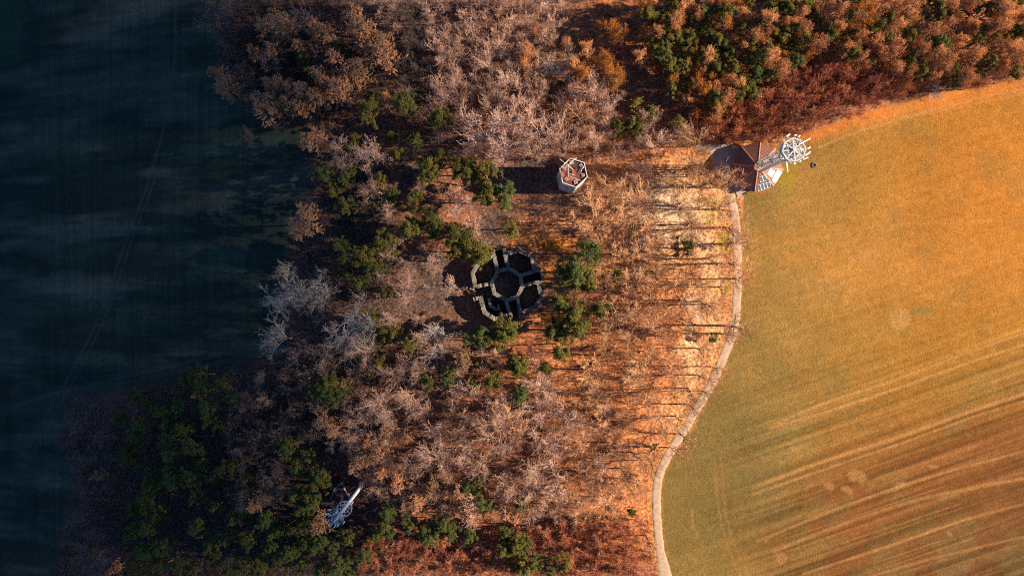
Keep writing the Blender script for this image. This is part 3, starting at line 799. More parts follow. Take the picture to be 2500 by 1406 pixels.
for i, (x, y, w, h, d, a) in enumerate([(1308, 325, .9, 1.1, .35, .6), (1422, 322, .45, .8, .3, .2), (1480, 340, .55, .8, .3, 1.0), (1245, 408, .45, .9, .3, .3), (1210, 468, .5, 1.2, .3, .1), (1255, 492, .8, 1.0, .35, .7), (1632, 522, .75, .9, .35, .5), (1605, 618, 1.0, 1.2, .35, .5), (1645, 585, .4, .8, .25, .2), (1495, 730, .45, .9, .25, .9), (1408, 762, .5, .8, .3, .3), (1210, 645, .55, 1.0, .3, .8), (1565, 690, .9, .5, .2, .4)]):
    p = twz(x, y, LZ1 - .4); mb = MB(); w *= 1.3; d *= 1.3; dx, dy = math.cos(a) * w / 2, math.sin(a) * w / 2; ex, ey = -math.sin(a) * d / 2, math.cos(a) * d / 2
    mb.prism([(p[0] - dx - ex, p[1] - dy - ey), (p[0] + dx - ex, p[1] + dy - ey), (p[0] + dx + ex, p[1] + dy + ey), (p[0] - dx + ex, p[1] - dy + ey)], LZ1 - .4 - h, LZ1 - .2)
    v = np.array((p[0], p[1])) - c_top; v = v / np.linalg.norm(v) * PR
    mb.bar((c_top[0] + v[0] * .96, c_top[1] + v[1] * .96, LZ1 - .9), (p[0], p[1], LZ1 - .9), .08)
    mb.build("panel_antenna", M['white'], look)
for (x0, y0, x1, y1, z) in ((1470, 470, 1655, 372, LZ1 + .2), (1510, 705, 1620, 668, LZ1 - .6), (1215, 690, 1330, 640, LZ1 - .2), (1278, 700, 1300, 890, LZ1 - 5), (1270, 690, 1180, 760, LZ1 - 4)):
    mb = MB(); mb.bar(tuple(twz(x0, y0, z)), tuple(twz(x1, y1, z)), .34 if z != LZ1 - 4 else .15, .2); mb.build("boom", M['white'], look)
mb = MB(); mb.tube(tuple(twz(1278, 720, LZ1 - 5)), tuple(twz(1232, 742, LZ1 - 10)), .13); mb.build("whip_antenna", M['white'], look)

# ------------------------------------------------------------------ slim white mast with its compound in the lower wood
mx, my, mz = at(885, 1182)
mast = empty("phone_mast", (mx, my, mz))
tag(mast, "slim white tubular mast carrying panel antennas and ring platforms in the lower dark wood", "mast")
mtop = at_z(740 + 575 / 7.4, 1130 + 1050 / 7.4, mz + 40)
ml = np.array((mtop[0] - mx, mtop[1] - my)) / 40.0
M['mast_white'] = simple('mast_white', (.88, .88, .88), (.82, .82, .83), 3, .5)
M['mast_steel'] = simple('mast_steel', (.62, .65, .68), (.5, .53, .56), 3, .5)
def mp(z, dx=0, dy=0): return (ml[0] * z + dx, ml[1] * z + dy, z)
for z0, z1, r0, r1, nm in ((0, 20, .62, .52, "lower_shaft"), (20, 32, .52, .42, "middle_shaft"), (32, 38, .32, .24, "upper_shaft"), (38, 40.5, .16, .12, "top_shaft")):
    mb = MB(); mb.tube(mp(z0), mp(z1), r0, r1, 12); mb.build(nm, M['mast_white'], mast)
for zc, r, nm in ((27.5, 2.2, "ring_platform"), (36.5, 1.7, "antenna_ring")):
    mb = MB(); mb.ring(mp(zc), r, .14, .12, 28); mb.ring(mp(zc + 1.1), r, .08, .08, 28); mb.ring(mp(zc), r * .6, .1, .1, 20)
    for k in range(8):
        a = k * math.pi / 4; mb.bar(mp(zc, .3 * math.cos(a), .3 * math.sin(a)), mp(zc, r * math.cos(a), r * math.sin(a)), .1)
        mb.bar(mp(zc, r * math.cos(a), r * math.sin(a)), mp(zc + 1.1, r * math.cos(a), r * math.sin(a)), .07)
    mb.build(nm, M['mast_steel'], mast)
def mzx(zx, zy, z):
    p = at_z(740 + zx / 7.4, 1130 + zy / 7.4, mz + z); return (p[0] - mx, p[1] - my, z)
for (x, y, z, h, w) in ((480, 942, 35, 2.2, .32), (447, 1055, 36, 2.4, .34), (472, 1102, 36.5, 2.0, .42), (572, 1142, 37, 2.4, .34), (632, 1118, 36, 2.6, .34), (736, 1075, 34, 2.4, .34), (890, 718, 25, 2.6, .34), (690, 965, 34, 2.8, .5), (605, 885, 35, 1.8, .45), (742, 870, 31, 2.0, .2), (520, 1110, 38, 1.6, .2), (545, 918, 36, 1.2, .3)):
    p = mzx(x, y, z); mb = MB()
    mb.bar((p[0] - ml[0] * h / 2, p[1] - ml[1] * h / 2, z - h / 2), (p[0] + ml[0] * h / 2, p[1] + ml[1] * h / 2, z + h / 2), w, w * .5)
    c_ = mp(z); mb.bar(c_, p, .09)
    mb.build("panel_antenna", M['mast_white'], mast)
for (x, y, z) in ((475, 848, 27), (430, 920, 26)):
    p = mzx(x, y, z); mb = MB(); mb.bar(mp(z), p, .1); mb.bar((p[0] - .5, p[1], z), (p[0] + .5, p[1] + .1, z), .5, .4); mb.build("side_dish", M['mast_steel'], mast)
M['hut'] = simple("hut_roof", (0.045, 0.03, 0.032), (0.035, 0.025, 0.025), 2)
def gpt(zx, zy):
    return at(740 + zx / 7.4, 1130 + zy / 7.4, 2.0)[:2]
hut = empty("equipment_hut", (*gpt(660, 560), mz))
o_ = np.array(gpt(660, 560))
pl = [tuple(np.array(gpt(*p)) - o_) for p in ((590, 440), (712, 350), (850, 600), (770, 730), (600, 750), (520, 610))]
mb = MB(); mb.prism([(x * .95, y * .95) for x, y in pl], -1.5, 2.5); mb.build("wall", M['timber'], hut)
mb = MB(); mb.prism(pl, 2.51, 2.75); mb.build("flat_roof", M['hut'], hut)
mb = MB()
for i in range(len(pl)): mb.bar((*pl[i], 2.83), (*pl[(i + 1) % len(pl)], 2.83 + .003 * (i % 2)), .22, .14)
mb.build("roof_edge", simple("roof_edge_grey", (.2, .24, .27)), hut)
mb = MB()
for t in (.3, .42, .55, .68, .8): 
    p = np.array(pl[1]) * (1 - t) + np.array(pl[2]) * t; mb.bar((*p, 2.92), (p[0] + .3, p[1] - .55, 2.92), .4, .1)
mb.build("roof_box", M['white'], hut)
tag(hut, "dark flat-roofed hut with a pale edge beside the slim white mast", "hut")
fence = empty("compound_fence", (o_[0], o_[1], mz))
tag(fence, "thin grey fence running out from the hut beside the slim mast", "fence")
M['fgrey'] = simple("fence_grey", (0.22, 0.26, 0.28), (0.16, 0.19, 0.2), 2)
for a_, b_ in (((712, 345), (510, 450)), ((830, 490), (980, 415))):
    A = np.array(gpt(*a_)) - o_; B = np.array(gpt(*b_)) - o_
    mb = MB()
    for z in (.5, 1.1, 1.7, 2.3): mb.bar((*A, z), (*B, z), .08)
    mb.build("rail", M['fgrey'], fence)
    for t in np.linspace(0, 1, 4):
        p = A + (B - A) * t; mb = MB(); mb.bar((*p, -1.5), (*p, 2.45), .12); mb.build("post", M['fgrey'], fence)

# ------------------------------------------------------------------ fire ring, posts, log
fx, fy, fz = at(1987.5, 403.5)
fr = empty("fire_ring", (fx, fy, fz)); tag(fr, "small stone fire ring with a dark centre, alone in the grass beside the lookout tower", "fire pit")
rr = random.Random(12); 
for k in range(10):
    a = k * .628; mb = MB(); s_ = rr.uniform(.24, .3); cx, cy = .72 * math.cos(a), .72 * math.sin(a)
    mb.prism([(cx + s_ * math.cos(a + q * 1.05 + .2) * rr.uniform(.8, 1.05), cy + s_ * math.sin(a + q * 1.05 + .2) * rr.uniform(.8, 1.05)) for q in range(6)], -.2, .28 + rr.uniform(0, .08)); mb.build("ring_stone", M['stone'], fr)
mb = MB(); mb.prism([(.5 * math.cos(q * .52), .5 * math.sin(q * .52)) for q in range(12)], -.2, .14); mb.build("ash_bed", M['dark'], fr)
M['cutwood'] = simple("cut_wood", (0.66, 0.52, 0.33), (0.55, 0.42, 0.25), 9)
posts = [(1610, 1086, "uppermost"), (1605, 1090, "second from the top"), (1601, 1097, "middle one"), (1594, 1101.5, "second from the bottom"), (1589, 1106, "lowest")]
for i, (px, py, w) in enumerate(posts):
    x, y, z = at(px, py, .9); e = empty("wooden_post", (x, y, z))
    mb = MB(); mb.tube((0, 0, -.4), (0, 0, .88), .3, .28, 12); mb.build("bark_side", M['bark'], e, smooth=False)
    mb = MB(); mb.tube((0, 0, .881), (0, 0, .92), .28, .27, 12); mb.build("cut_face", M['cutwood'], e)
    tag(e, f"short pale-topped wooden post by the road, {w} of its line of five", "post", "line of pale-topped posts by the road")
stumps = [(1565, 860, "upper of the pair of stumps among the litter by the clearing"), (1582, 868, "lower of the pair of stumps among the litter by the clearing"), (1474, 929, "pale sawn stump on orange litter, upper one of two below the dark log"), (1471, 936, "pale sawn stump on orange litter, lower one of two below the dark log"), (1537, 894, "single pale sawn stump on the bright sandy patch")]
for px, py, w in stumps:
    x, y, z = at(px, py, .4); e = empty("tree_stump", (x, y, z))
    mb = MB(); mb.tube((0, 0, -.4), (0, 0, .38), .42, .33, 12); mb.build("bark_side", M['bark'], e)
    mb = MB(); mb.tube((0, 0, .381), (0, 0, .42), .33, .32, 12); mb.build("cut_face", M['cutwood'], e)
    tag(e, w, "stump", "sawn stumps on the litter")
x, y, z = at(1432, 893)
e = empty("uprooted_log", (x, y, z)); tag(e, "short dark fallen log with an upturned root plate on the orange litter", "log")
mb = MB(); mb.tube((-3.2, -.3, .3), (1.4, .7, .55), .38, .5, 9); mb.build("log", M['bark_dark'], e)
mb = MB()
rr = random.Random(4)
for k in range(11): a = k * .57; mb.tube((1.4, .7, .55), (1.8 + rr.uniform(-.2, .5), .7 + 1.2 * math.cos(a), .75 + 1.0 * math.sin(a)), .22, .05, 5)
mb.build("root_plate", M['bark_dark'], e)

# ------------------------------------------------------------------ trees: skeletons grown level by level
def unit(v): return v / np.maximum(np.linalg.norm(v, axis=-1, keepdims=True), 1e-9)

def tubes(P0, P1, R0, R1, sides=3):
    """all segments as small prisms, one vertex array and one face array"""
    n = len(P0)
    d = unit(P1 - P0)
    ref = np.where(np.abs(d[:, 2:3]) > .9, np.array([[1.0, 0, 0]]), np.array([[0, 0, 1.0]]))
    x = unit(np.cross(d, ref)); y = np.cross(d, x)
    a = np.arange(sides) * 2 * np.pi / sides
    off = np.cos(a)[None, :, None] * x[:, None] + np.sin(a)[None, :, None] * y[:, None]
    V0 = P0[:, None] + off * R0[:, None, None]; V1 = P1[:, None] + off * R1[:, None, None]
    V = np.concatenate([V0, V1], 1).reshape(-1, 3)
    b_ = np.arange(n)[:, None, None] * 2 * sides
    k = np.arange(sides); k2 = (k + 1) % sides
    q = np.stack([k, k2, k2 + sides, k + sides], -1)[None]
    return V, (q + b_).reshape(-1, 4)

def grow(rng, P, D, Lg, R, nseg, wander, rise, tip=0.35):
    """polylines (n, nseg+1, 3) and radii"""
    pts = [P]; d = D
    for i in range(nseg):
        d = unit(d + rng.normal(0, wander, d.shape) + np.array([0, 0, rise]) / nseg)
        pts.append(pts[-1] + d * (Lg / nseg)[:, None])
    pts = np.stack(pts, 1)
    t = np.linspace(0, 1, nseg + 1)
    rad = R[:, None] * (1 - t * (1 - tip))[None]
    return pts, rad

def spawn(rng, pts, rad, k, t0, t1, spread, lscale, rscale, parentL, shape=None):
    n, m, _ = pts.shape
    t = np.linspace(t0, t1, k)[None] + rng.uniform(-.5, .5, (n, k)) * (t1 - t0) / k
    t = np.clip(t, 0.02, 0.999)
    f = t * (m - 1); i = np.floor(f).astype(int); f = f - i
    idx = np.arange(n)[:, None]
    P = pts[idx, i] * (1 - f)[..., None] + pts[idx, i + 1] * f[..., None]
    d = unit(pts[idx, i + 1] - pts[idx, i])
    r = rad[idx, i] * (1 - f) + rad[idx, i + 1] * f
    side = rng.normal(0, 1, d.shape); side = unit(side - (side * d).sum(-1, keepdims=True) * d)
    a = spread * rng.uniform(.75, 1.25, (n, k, 1))
    D = unit(d * np.cos(a) + side * np.sin(a))
    Lg = parentL[:, None] * lscale * rng.uniform(.7, 1.2, (n, k)) * (1.0 if shape is None else shape(t))
    return P.reshape(-1, 3), D.reshape(-1, 3), Lg.ravel(), (r * rscale).ravel()

def seg_of(pts, rad):
    return pts[:, :-1].reshape(-1, 3), pts[:, 1:].reshape(-1, 3), rad[:, :-1].ravel(), rad[:, 1:].ravel()

def join(parts):
    V = []; F = {}; n = 0
    for v, f in parts:
        V.append(v); F.setdefault(f.shape[1], []).append(f + n); n += len(v)
    return np.concatenate(V), [np.concatenate(f) for f in F.values()]

def quads(C0, size, rng, up=None, aspect=1.0):
    """small leaf-like faces at C0 facing random ways"""
    n = len(C0)
    nrm = rng.normal(0, 1, (n, 3))
    if up is not None: nrm = nrm + up
    nrm = unit(nrm)
    x = unit(np.cross(nrm, rng.normal(0, 1, (n, 3)))); y = np.cross(nrm, x)
    s = size[:, None] if hasattr(size, '__len__') else size
    V = np.stack([C0 - x * s * aspect, C0 - y * s * .6, C0 + x * s * aspect, C0 + y * s * .6], 1).reshape(-1, 3)
    return V, np.arange(n * 4).reshape(n, 4)

class Proto:
    def __init__(s, trunk, crown, radius, height, zc): s.trunk, s.crown, s.radius, s.height, s.zc = trunk, crown, radius, height, zc

def measure(V):
    c = V[:, :2]; return float(np.percentile(np.linalg.norm(c - c.mean(0), axis=1), 93))

def bare_tree(seed, H=18, spread=.85, k=(9, 7, 6, 5, 4), L0=.42, clear=.28, L1=.45, rt=.32, twig_r=.028, bark='bark', twig='twig', rise=.5, limbcol=True):
    rng = np.random.default_rng(seed)
    P = np.array([[0, 0, -.6]]); D = np.array([[rng.normal(0, .03), rng.normal(0, .03), 1.0]])
    pts, rad = grow(rng, P, unit(D), np.array([H * .8 + .6]), np.array([rt]), 8, .05, .1, .25)
    tr = [seg_of(pts, rad)]
    P, D, Lg, R = spawn(rng, pts, rad, k[0], clear, .97, spread, L1 * H / (H * .8), .62, np.array([H * .8]), lambda t: 1.15 - .65 * np.abs(t - .45))
    pts, rad = grow(rng, P, D, Lg, np.clip(R, .05, .3), 6, .11, rise, .3); PL = Lg; tr.append(seg_of(pts, rad))
    P, D, Lg, R = spawn(rng, pts, rad, k[1], .18, .95, .55, .60, .62, PL)
    pts, rad = grow(rng, P, D, Lg, np.clip(R, .035, .2), 4, .13, rise * .6, .4); PL = Lg
    cr = []
    tr.append(seg_of(pts, rad * 1.25))
    P, D, Lg, R = spawn(rng, pts, rad, k[2], .15, .98, .58, .52, .65, PL)
    pts, rad = grow(rng, P, D, np.maximum(Lg, .5), np.clip(R, twig_r * 1.2, .08), 3, .15, rise * .4, .5); PL = np.maximum(Lg, .5); cr.append(seg_of(pts, rad))
    P, D, Lg, R = spawn(rng, pts, rad, k[3], .15, .98, .6, .60, .7, PL)
    pts, rad = grow(rng, P, D, np.maximum(Lg, .4), np.clip(R, twig_r, .05), 2, .15, .1, .6); PL = np.maximum(Lg, .4); cr.append(seg_of(pts, rad))
    P, D, Lg, R = spawn(rng, pts, rad, k[4], .2, .98, .7, .75, .8, PL)
    pts, rad = grow(rng, P, D, np.maximum(Lg, .35), np.clip(R, twig_r * .8, .04), 1, .12, .1, .6); cr.append(seg_of(pts, rad))
    cat = lambda L: [np.concatenate([s[i] for s in L]) for i in range(4)]
    Vt, Ft = tubes(*cat(tr), sides=4); Vc, Fc = tubes(*cat(cr), sides=3)
    return Proto(make_mesh("trunk", Vt, [Ft], M[bark]), make_mesh("crown", Vc, [Fc], M[twig]), measure(Vc), float(Vc[:, 2].max()), float(np.median(Vc[:, 2])))

def pine_tree(seed, H=16, mat='pine', nlimb=22, cr=3.0, dense=1.0, clear=.48, blob_r=.58):
    """Scots pine: bare lower trunk, bent limbs, each ending in rounded needle clumps"""
    rng = np.random.default_rng(seed)
    pts, rad = grow(rng, np.array([[0, 0, -.6]]), unit(np.array([[rng.normal(0, .05), rng.normal(0, .05), 1.0]])), np.array([H * .93 + .6]), np.array([.24]), 8, .05, .1, .25)
    tr = [seg_of(pts, rad)]
    P, D, Lg, R = spawn(rng, pts, rad, nlimb, clear, .97, 1.15, 1, .5, np.array([cr * 1.0]), lambda t: (1.12 - 1.1 * np.clip(t - .72, 0, 1) * 3))
    lp_, lr_ = grow(rng, P, D, np.maximum(Lg, .6), np.clip(R, .04, .1), 4, .16, .5, .4); tr.append(seg_of(lp_, lr_))
    P2, D2, L2, R2 = spawn(rng, lp_, lr_, 3, .45, .95, .8, .42, .7, np.maximum(Lg, .6))
    sp_, sr_ = grow(rng, P2, D2, L2, np.clip(R2, .03, .06), 2, .15, .4, .5); tr.append(seg_of(sp_, sr_))
    cen = np.concatenate([lp_[:, -1], sp_[:, -1], pts[:, -1]])
    Cs = []; Us = []
    for c in cen:
        r = blob_r * rng.uniform(.5, 1.4)
        sc = np.array([r * rng.uniform(.7, 1.3), r * rng.uniform(.7, 1.3), r * .6])
        n = int(110 * dense * (r / blob_r) ** 2)
        u = unit(rng.normal(0, 1, (n, 3)) + [0, 0, .35]); rr_ = rng.uniform(.55, 1.08, (n, 1))
        Cs.append(c + u * sc * rr_); Us.append(u * 1.1)
    Cs = np.concatenate(Cs); Us = np.concatenate(Us)
    Vc, Fc = quads(Cs, rng.uniform(.09, .18, len(Cs)), rng, Us)
    cat = lambda L: [np.concatenate([s[i] for s in L]) for i in range(4)]
    Vt, Ft = tubes(*cat(tr), sides=4)
    return Proto(make_mesh("trunk", Vt, [Ft], M['bark_orange']), make_mesh("crown", Vc, [Fc], M[mat]), measure(Vc), float(Vc[:, 2].max()), float(np.median(Vc[:, 2])))

def larch_tree(seed, H=19, mat='larch', cr=3.4, nb=46, tuft=20, bark='bark', droop=.0, clear=.25, leaf=.21):
    """conical crown of many side branches set with short tufts"""
    rng = np.random.default_rng(seed)
    pts, rad = grow(rng, np.array([[0, 0, -.6]]), np.array([[0, 0, 1.0]]), np.array([H + .6]), np.array([.26]), 10, .02, .1, .08)
    tr = [seg_of(pts, rad)]
    P, D, Lg, R = spawn(rng, pts, rad, nb, clear, .985, 1.3, 1, .4, np.array([cr]), lambda t: np.clip(1.25 - 1.12 * (t - clear) / (1 - clear), .12, 1))
    lp_, lr_ = grow(rng, P, D, np.maximum(Lg, .3), np.clip(R, .03, .07), 3, .09, droop + .25, .4); tr.append(seg_of(lp_, lr_))
    P2, D2, L2, R2 = spawn(rng, lp_, lr_, 6, .2, .98, .8, .38, .7, np.maximum(Lg, .3))
    sp_, sr_ = grow(rng, P2, D2, np.maximum(L2, .3), np.clip(R2, .018, .04), 2, .12, .15, .5)
    s2 = seg_of(sp_, sr_)
    P3, D3, L3, R3 = spawn(rng, sp_, sr_, tuft, .05, .99, .9, .5, 1, np.maximum(L2, .35))
    C3 = P3 + D3 * np.minimum(L3, .3)[:, None] * rng.uniform(.2, 1, (len(P3), 1))
    Vq, Fq = quads(C3, rng.uniform(leaf * .6, leaf, len(C3)), rng, D3, 1.1)
    Vs, Fs = tubes(*s2, sides=3)
    Vc, Fc = join([(Vq, Fq), (Vs, Fs)])
    cat = lambda L: [np.concatenate([s[i] for s in L]) for i in range(4)]
    Vt, Ft = tubes(*cat(tr), sides=4)
    return Proto(make_mesh("trunk", Vt, [Ft], M[bark]), make_mesh("crown", Vc, Fc, M[mat]), measure(Vc), float(Vc[:, 2].max()), float(np.median(Vc[:, 2])))

def birch_tree(seed, H=17, mat='birch', cr=2.6, bark='bark_pale'):
    """egg-shaped haze of very fine upright twigs round a pale forked stem"""
    rng = np.random.default_rng(seed)
    pts, rad = grow(rng, np.array([[0, 0, -.6]]), unit(np.array([[rng.normal(0, .05), rng.normal(0, .05), 1.0]])), np.array([H * .9 + .6]), np.array([.17]), 8, .05, .1, .2)
    tr = [seg_of(pts, rad)]
    P, D, Lg, R = spawn(rng, pts, rad, 20, .40, .97, .75, 1, .5, np.array([cr * 1.25]), lambda t: 1.1 - 1.3 * np.clip(t - .65, 0, 1) * 1.6)
    lp_, lr_ = grow(rng, P, D, np.maximum(Lg, .5), np.clip(R, .03, .08), 4, .1, .6, .3); tr.append(seg_of(lp_, lr_))
    P, D, Lg, R = spawn(rng, lp_, lr_, 9, .15, .98, .7, .45, .6, np.maximum(Lg, .5))
    a_, b_ = grow(rng, P, D, np.maximum(Lg, .5), np.clip(R, .018, .04), 2, .12, .3, .5)
    P, D, Lg, R = spawn(rng, a_, b_, 9, .1, .99, .7, .5, .8, np.maximum(Lg, .6))
    c_, d_ = grow(rng, P, D, np.maximum(Lg, .35), np.clip(R, .017, .022), 1, .1, .2, .5)
    Vq, Fq = quads(c_[:, -1], rng.uniform(.08, .15, len(c_)), rng, D, 1.0)
    V1, F1 = tubes(*seg_of(a_, b_), sides=3); V2, F2 = tubes(*seg_of(c_, d_), sides=3)
    Vc, Fc = join([(Vq, Fq), (V1, F1), (V2, F2)])
    cat = lambda L: [np.concatenate([s[i] for s in L]) for i in range(4)]
    Vt, Ft = tubes(*cat(tr), sides=4)
    return Proto(make_mesh("trunk", Vt, [Ft], M[bark]), make_mesh("crown", Vc, Fc, M[mat]), measure(Vc), float(Vc[:, 2].max()), float(np.median(Vc[:, 2])))

PR_ = {
    'oak': [bare_tree(11 + i, 17, 1.0, (9, 6, 5, 4, 1), clear=.25, L1=.52, rt=.42, twig='twig_pale', bark='bark_pale', twig_r=.042) for i in range(3)],
    'bare': [bare_tree(21 + i, 16, .85, (9, 6, 5, 3, 1), clear=.3, L1=.42, rt=.26, bark='bark_pink', twig_r=.036) for i in range(5)],
    'warm': [bare_tree(31 + i, 15, .95, (9, 6, 5, 3, 1), clear=.30, L1=.46, rt=.26, twig='twig_warm', bark='bark_straw', twig_r=.034) for i in range(4)],
    'road': [bare_tree(41 + i, 18, .62, (6, 5, 5, 4, 1), clear=.35, L1=.46, rt=.48, twig='twig_warm', bark='bark_dark', twig_r=.030) for i in range(4)],
    'slim': [bare_tree(51 + i, 14, .6, (8, 5, 4, 3, 1), clear=.4, L1=.27, rt=.14, bark='bark_pink', twig_r=.034) for i in range(4)],
    'dim': [bare_tree(151 + i, 14, .65, (8, 5, 5, 3, 1), clear=.35, L1=.32, rt=.16, twig='twig_shade_toned', bark='bark', twig_r=.034) for i in range(4)],  # darker copy of the slim tree, with shade put into its colours
    'red': [bare_tree(61 + i, 10, .6, (7, 5, 4, 3, 2), clear=.25, L1=.32, rt=.11, twig='twig_red', bark='bark_pink', twig_r=.034) for i in range(4)],
    'pine': [pine_tree(71 + i, 16) for i in range(6)],
    'olive': [pine_tree(81 + i, 15, 'pine_gold', 18, 2.9, 1.1) for i in range(4)],
    'larch': [larch_tree(91 + i) for i in range(5)],
    'birch': [birch_tree(101 + i) for i in range(4)],
    'copper': [birch_tree(111 + i, 16, 'copper', 2.4) for i in range(4)],
    'spruce': [larch_tree(121, 19, 'pine', 4.3, 60, 20, 'bark', -.15, .12, .2)],
}

LAND = [(1235, 695, "the round ruin"), (1400, 430, "the hexagonal tower"), (1855, 415, "the octagonal house"), (830, 1230, "the slim mast"), (1440, 615, "the round spruce"),
        (835, 785, "the biggest oak"), (735, 540, "the lone larch"), (1603, 1200, "the road bend"), (1480, 30, "the dark wood gap"),
        (2290, 215, "the dead tree"), (1120, 875, "the salmon larch"), (1655, 625, "the olive round bush"), (1432, 893, "the dark log"),
        (627, 1232, "the orange larch"), (0, 1406, "the lower left corner"), (1250, 1406, "the bottom edge's middle"), (2500, 0, "the upper right corner"), (1250, 0, "the top edge's middle"), (0, 0, "the upper left corner")]
DIRS = ["right of", "above right of", "above", "above left of", "left of", "below left of", "below", "below right of"]
used = set()
MORE = LAND + [(1178, 312, "the great web tree"), (985, 725, "the salmon tree"), (703, 652, "the tiny pale tree"), (1345, 160, "the white dead oak"), (2195, 776, "the pale field disc"), (1725, 350, "the straw tree")]
def where(px, py):
    """words that place a tree by two things one can find near it"""
    def rel(l): return DIRS[int(round(math.atan2(l[1] - py, px - l[0]) / (math.pi / 4))) % 8]
    def far(l):
        d = math.hypot(px - l[0], py - l[1])
        return "close " if d < 50 else "" if d < 110 else "well " if d < 190 else "far "
    o = sorted(MORE, key=lambda l: math.hypot(px - l[0], py - l[1]))
    o = [l for l in o if math.hypot(px - l[0], py - l[1]) > 18]
    for l in o[:14]: yield f"{far(l)}{rel(l)} {l[2]}"
    for i in range(14):
        for j in range(i + 1, len(o)): yield f"{far(o[i])}{rel(o[i])} {o[i][2]}, {far(o[j])}{rel(o[j])} {o[j][2]}"

R0 = random.Random(77)
NAMES = {'oak': ('oak_tree', 'bare tree'), 'bare': ('bare_tree', 'bare tree'), 'warm': ('roadside_tree', 'tree'), 'road': ('roadside_tree', 'tree'), 'slim': ('slender_tree', 'young tree'), 'dim': ('shade_toned_tree', 'young tree'), 'red': ('sapling', 'sapling'),
         'pine': ('pine_tree', 'pine'), 'olive': ('pine_tree', 'pine'), 'larch': ('larch_tree', 'larch'), 'birch': ('birch_tree', 'birch'), 'copper': ('birch_tree', 'birch'), 'spruce': ('spruce_tree', 'spruce')}
LOOK = {'oak': 'pale bare oak', 'bare': 'bare brown tree', 'warm': 'straw-twigged bare tree', 'road': 'dark-limbed bare tree', 'slim': 'slender bare tree', 'dim': 'shade-toned bare tree', 'red': 'reddish sapling', 'pine': 'green pine', 'olive': 'yellow-green pine',
        'larch': 'tan larch', 'birch': 'golden feathery birch', 'copper': 'copper-twigged birch', 'spruce': 'dark spruce'}
counts = {}
def tree(kind, px, py, dia, group, label=None, hs=1.0, look=None):
    """px, py: where the crown's middle shows; dia: its width in photo pixels"""
    lst = PR_[kind]; p = lst[R0.randrange(len(lst))]
    s = 1.0
    for _ in range(3):
        x, y, z = at(px, py, p.zc * s * hs)
        s = dia * 0.5 * K * (CAM_H - z - p.zc * s * hs) / (p.radius * 1.05)
        s = min(max(s, .38), 1.35 if kind == 'road' else 1.9)
    sz = s ** .6 * hs if s > 1 else s ** .75 * hs
    x, y, z = at(px, py, p.zc * sz)
    root = empty(NAMES[kind][0], (x, y, z), R0.uniform(0, 6.283))
    root.scale = (s, s, sz)
    for me_, nm in ((p.trunk, 'trunk'), (p.crown, 'crown')):
        c = bpy.data.objects.new(nm, me_); col.objects.link(c); c.parent = root
    if not label:
        size = "broad" if dia > 75 else "large" if dia > 52 else "small" if dia < 28 else "medium"
        nm = look or LOOK[kind]
        for w in where(px, py):
            cand = f"{size} {nm} {w}"
            if len(cand.split()) > 16 and label: continue
            label = cand
            if label not in used: break
    used.add(label)
    tag(root, label, NAMES[kind][1], group)
    counts[kind] = counts.get(kind, 0) + 1
    return root

G = "pines scattered round the ruin"
for x, y, d in [(899,264,44),(970,260,46),(1055,298,44),(852,364,28),(1017,343,32),(1084,367,38),(1117,391,42),(1066,412,46),(940,430,26),(846,433,34),(787,430,38),(842,502,36),(1178,412,50),(1190,448,52),(1202,487,44),(1233,478,46),(1028,508,42),(1025,543,48),(1063,549,34),(981,570,40),(912,499,22),(960,478,28),(1229,552,36),(1109,573,50),(1130,628,62),(1112,610,40),(918,582,46),(891,603,48),(902,618,44),(914,653,44),(839,611,44),(937,701,28),(909,776,40),(845,671,22),(884,683,28),(937,811,34),(991,826,36),(964,818,32),(925,883,32),(1214,820,52),(1195,842,34),(1242,833,42),(1160,827,46),(1276,875,42),(1268,912,38),(1276,951,38),(1203,930,38),(1166,888,24),(1058,933,34),(1097,920,34),(1131,938,36),(913,917,24),(1407,661,58),(1409,700,54),(1395,683,44),(1451,702,26),(1366,739,38),(1398,761,48),(1396,785,44),(1352,813,40),(1402,820,50),(1359,846,36),(1466,757,40),(1374,809,28),(805,955,48),(775,945,36),(823,968,40),(1331,898,28),(1556,577,26)]:
    kd = 'pine' if (x * 7 + y) % 3 == 1 or x < 860 else 'olive'
    tree(kd, x, y, d * 1.42, G)
    if x < 1120 and y < 1000 and R0.random() < .6: a_ = R0.uniform(0, 6.28); tree('pine' if R0.random() < .5 else 'olive', x + d * .55 * math.cos(a_), y + d * .7 * math.sin(a_), d * R0.uniform(.7, 1.0), G)
for x, y, d in [(854,328,34),(940,336,34),(970,373,38),(815,466,42)]:
    tree('olive', x, y, d, G, hs=.95)
tree('spruce', 1440, 615, 72, None, "dark star-shaped spruce with whorled branches standing above the row of pines")
tree('olive', 1655, 623, 60, None, "olive-green round bushy tree with a dark leaning stem on pale litter", hs=.8)
for x, y, d in [(1500,663,34),(1740,815,28),(1775,600,24),(1550,1245,24)]:
    tree('olive', x, y, d, "small olive bushes near the road", hs=.45, look="yellowish low bush")

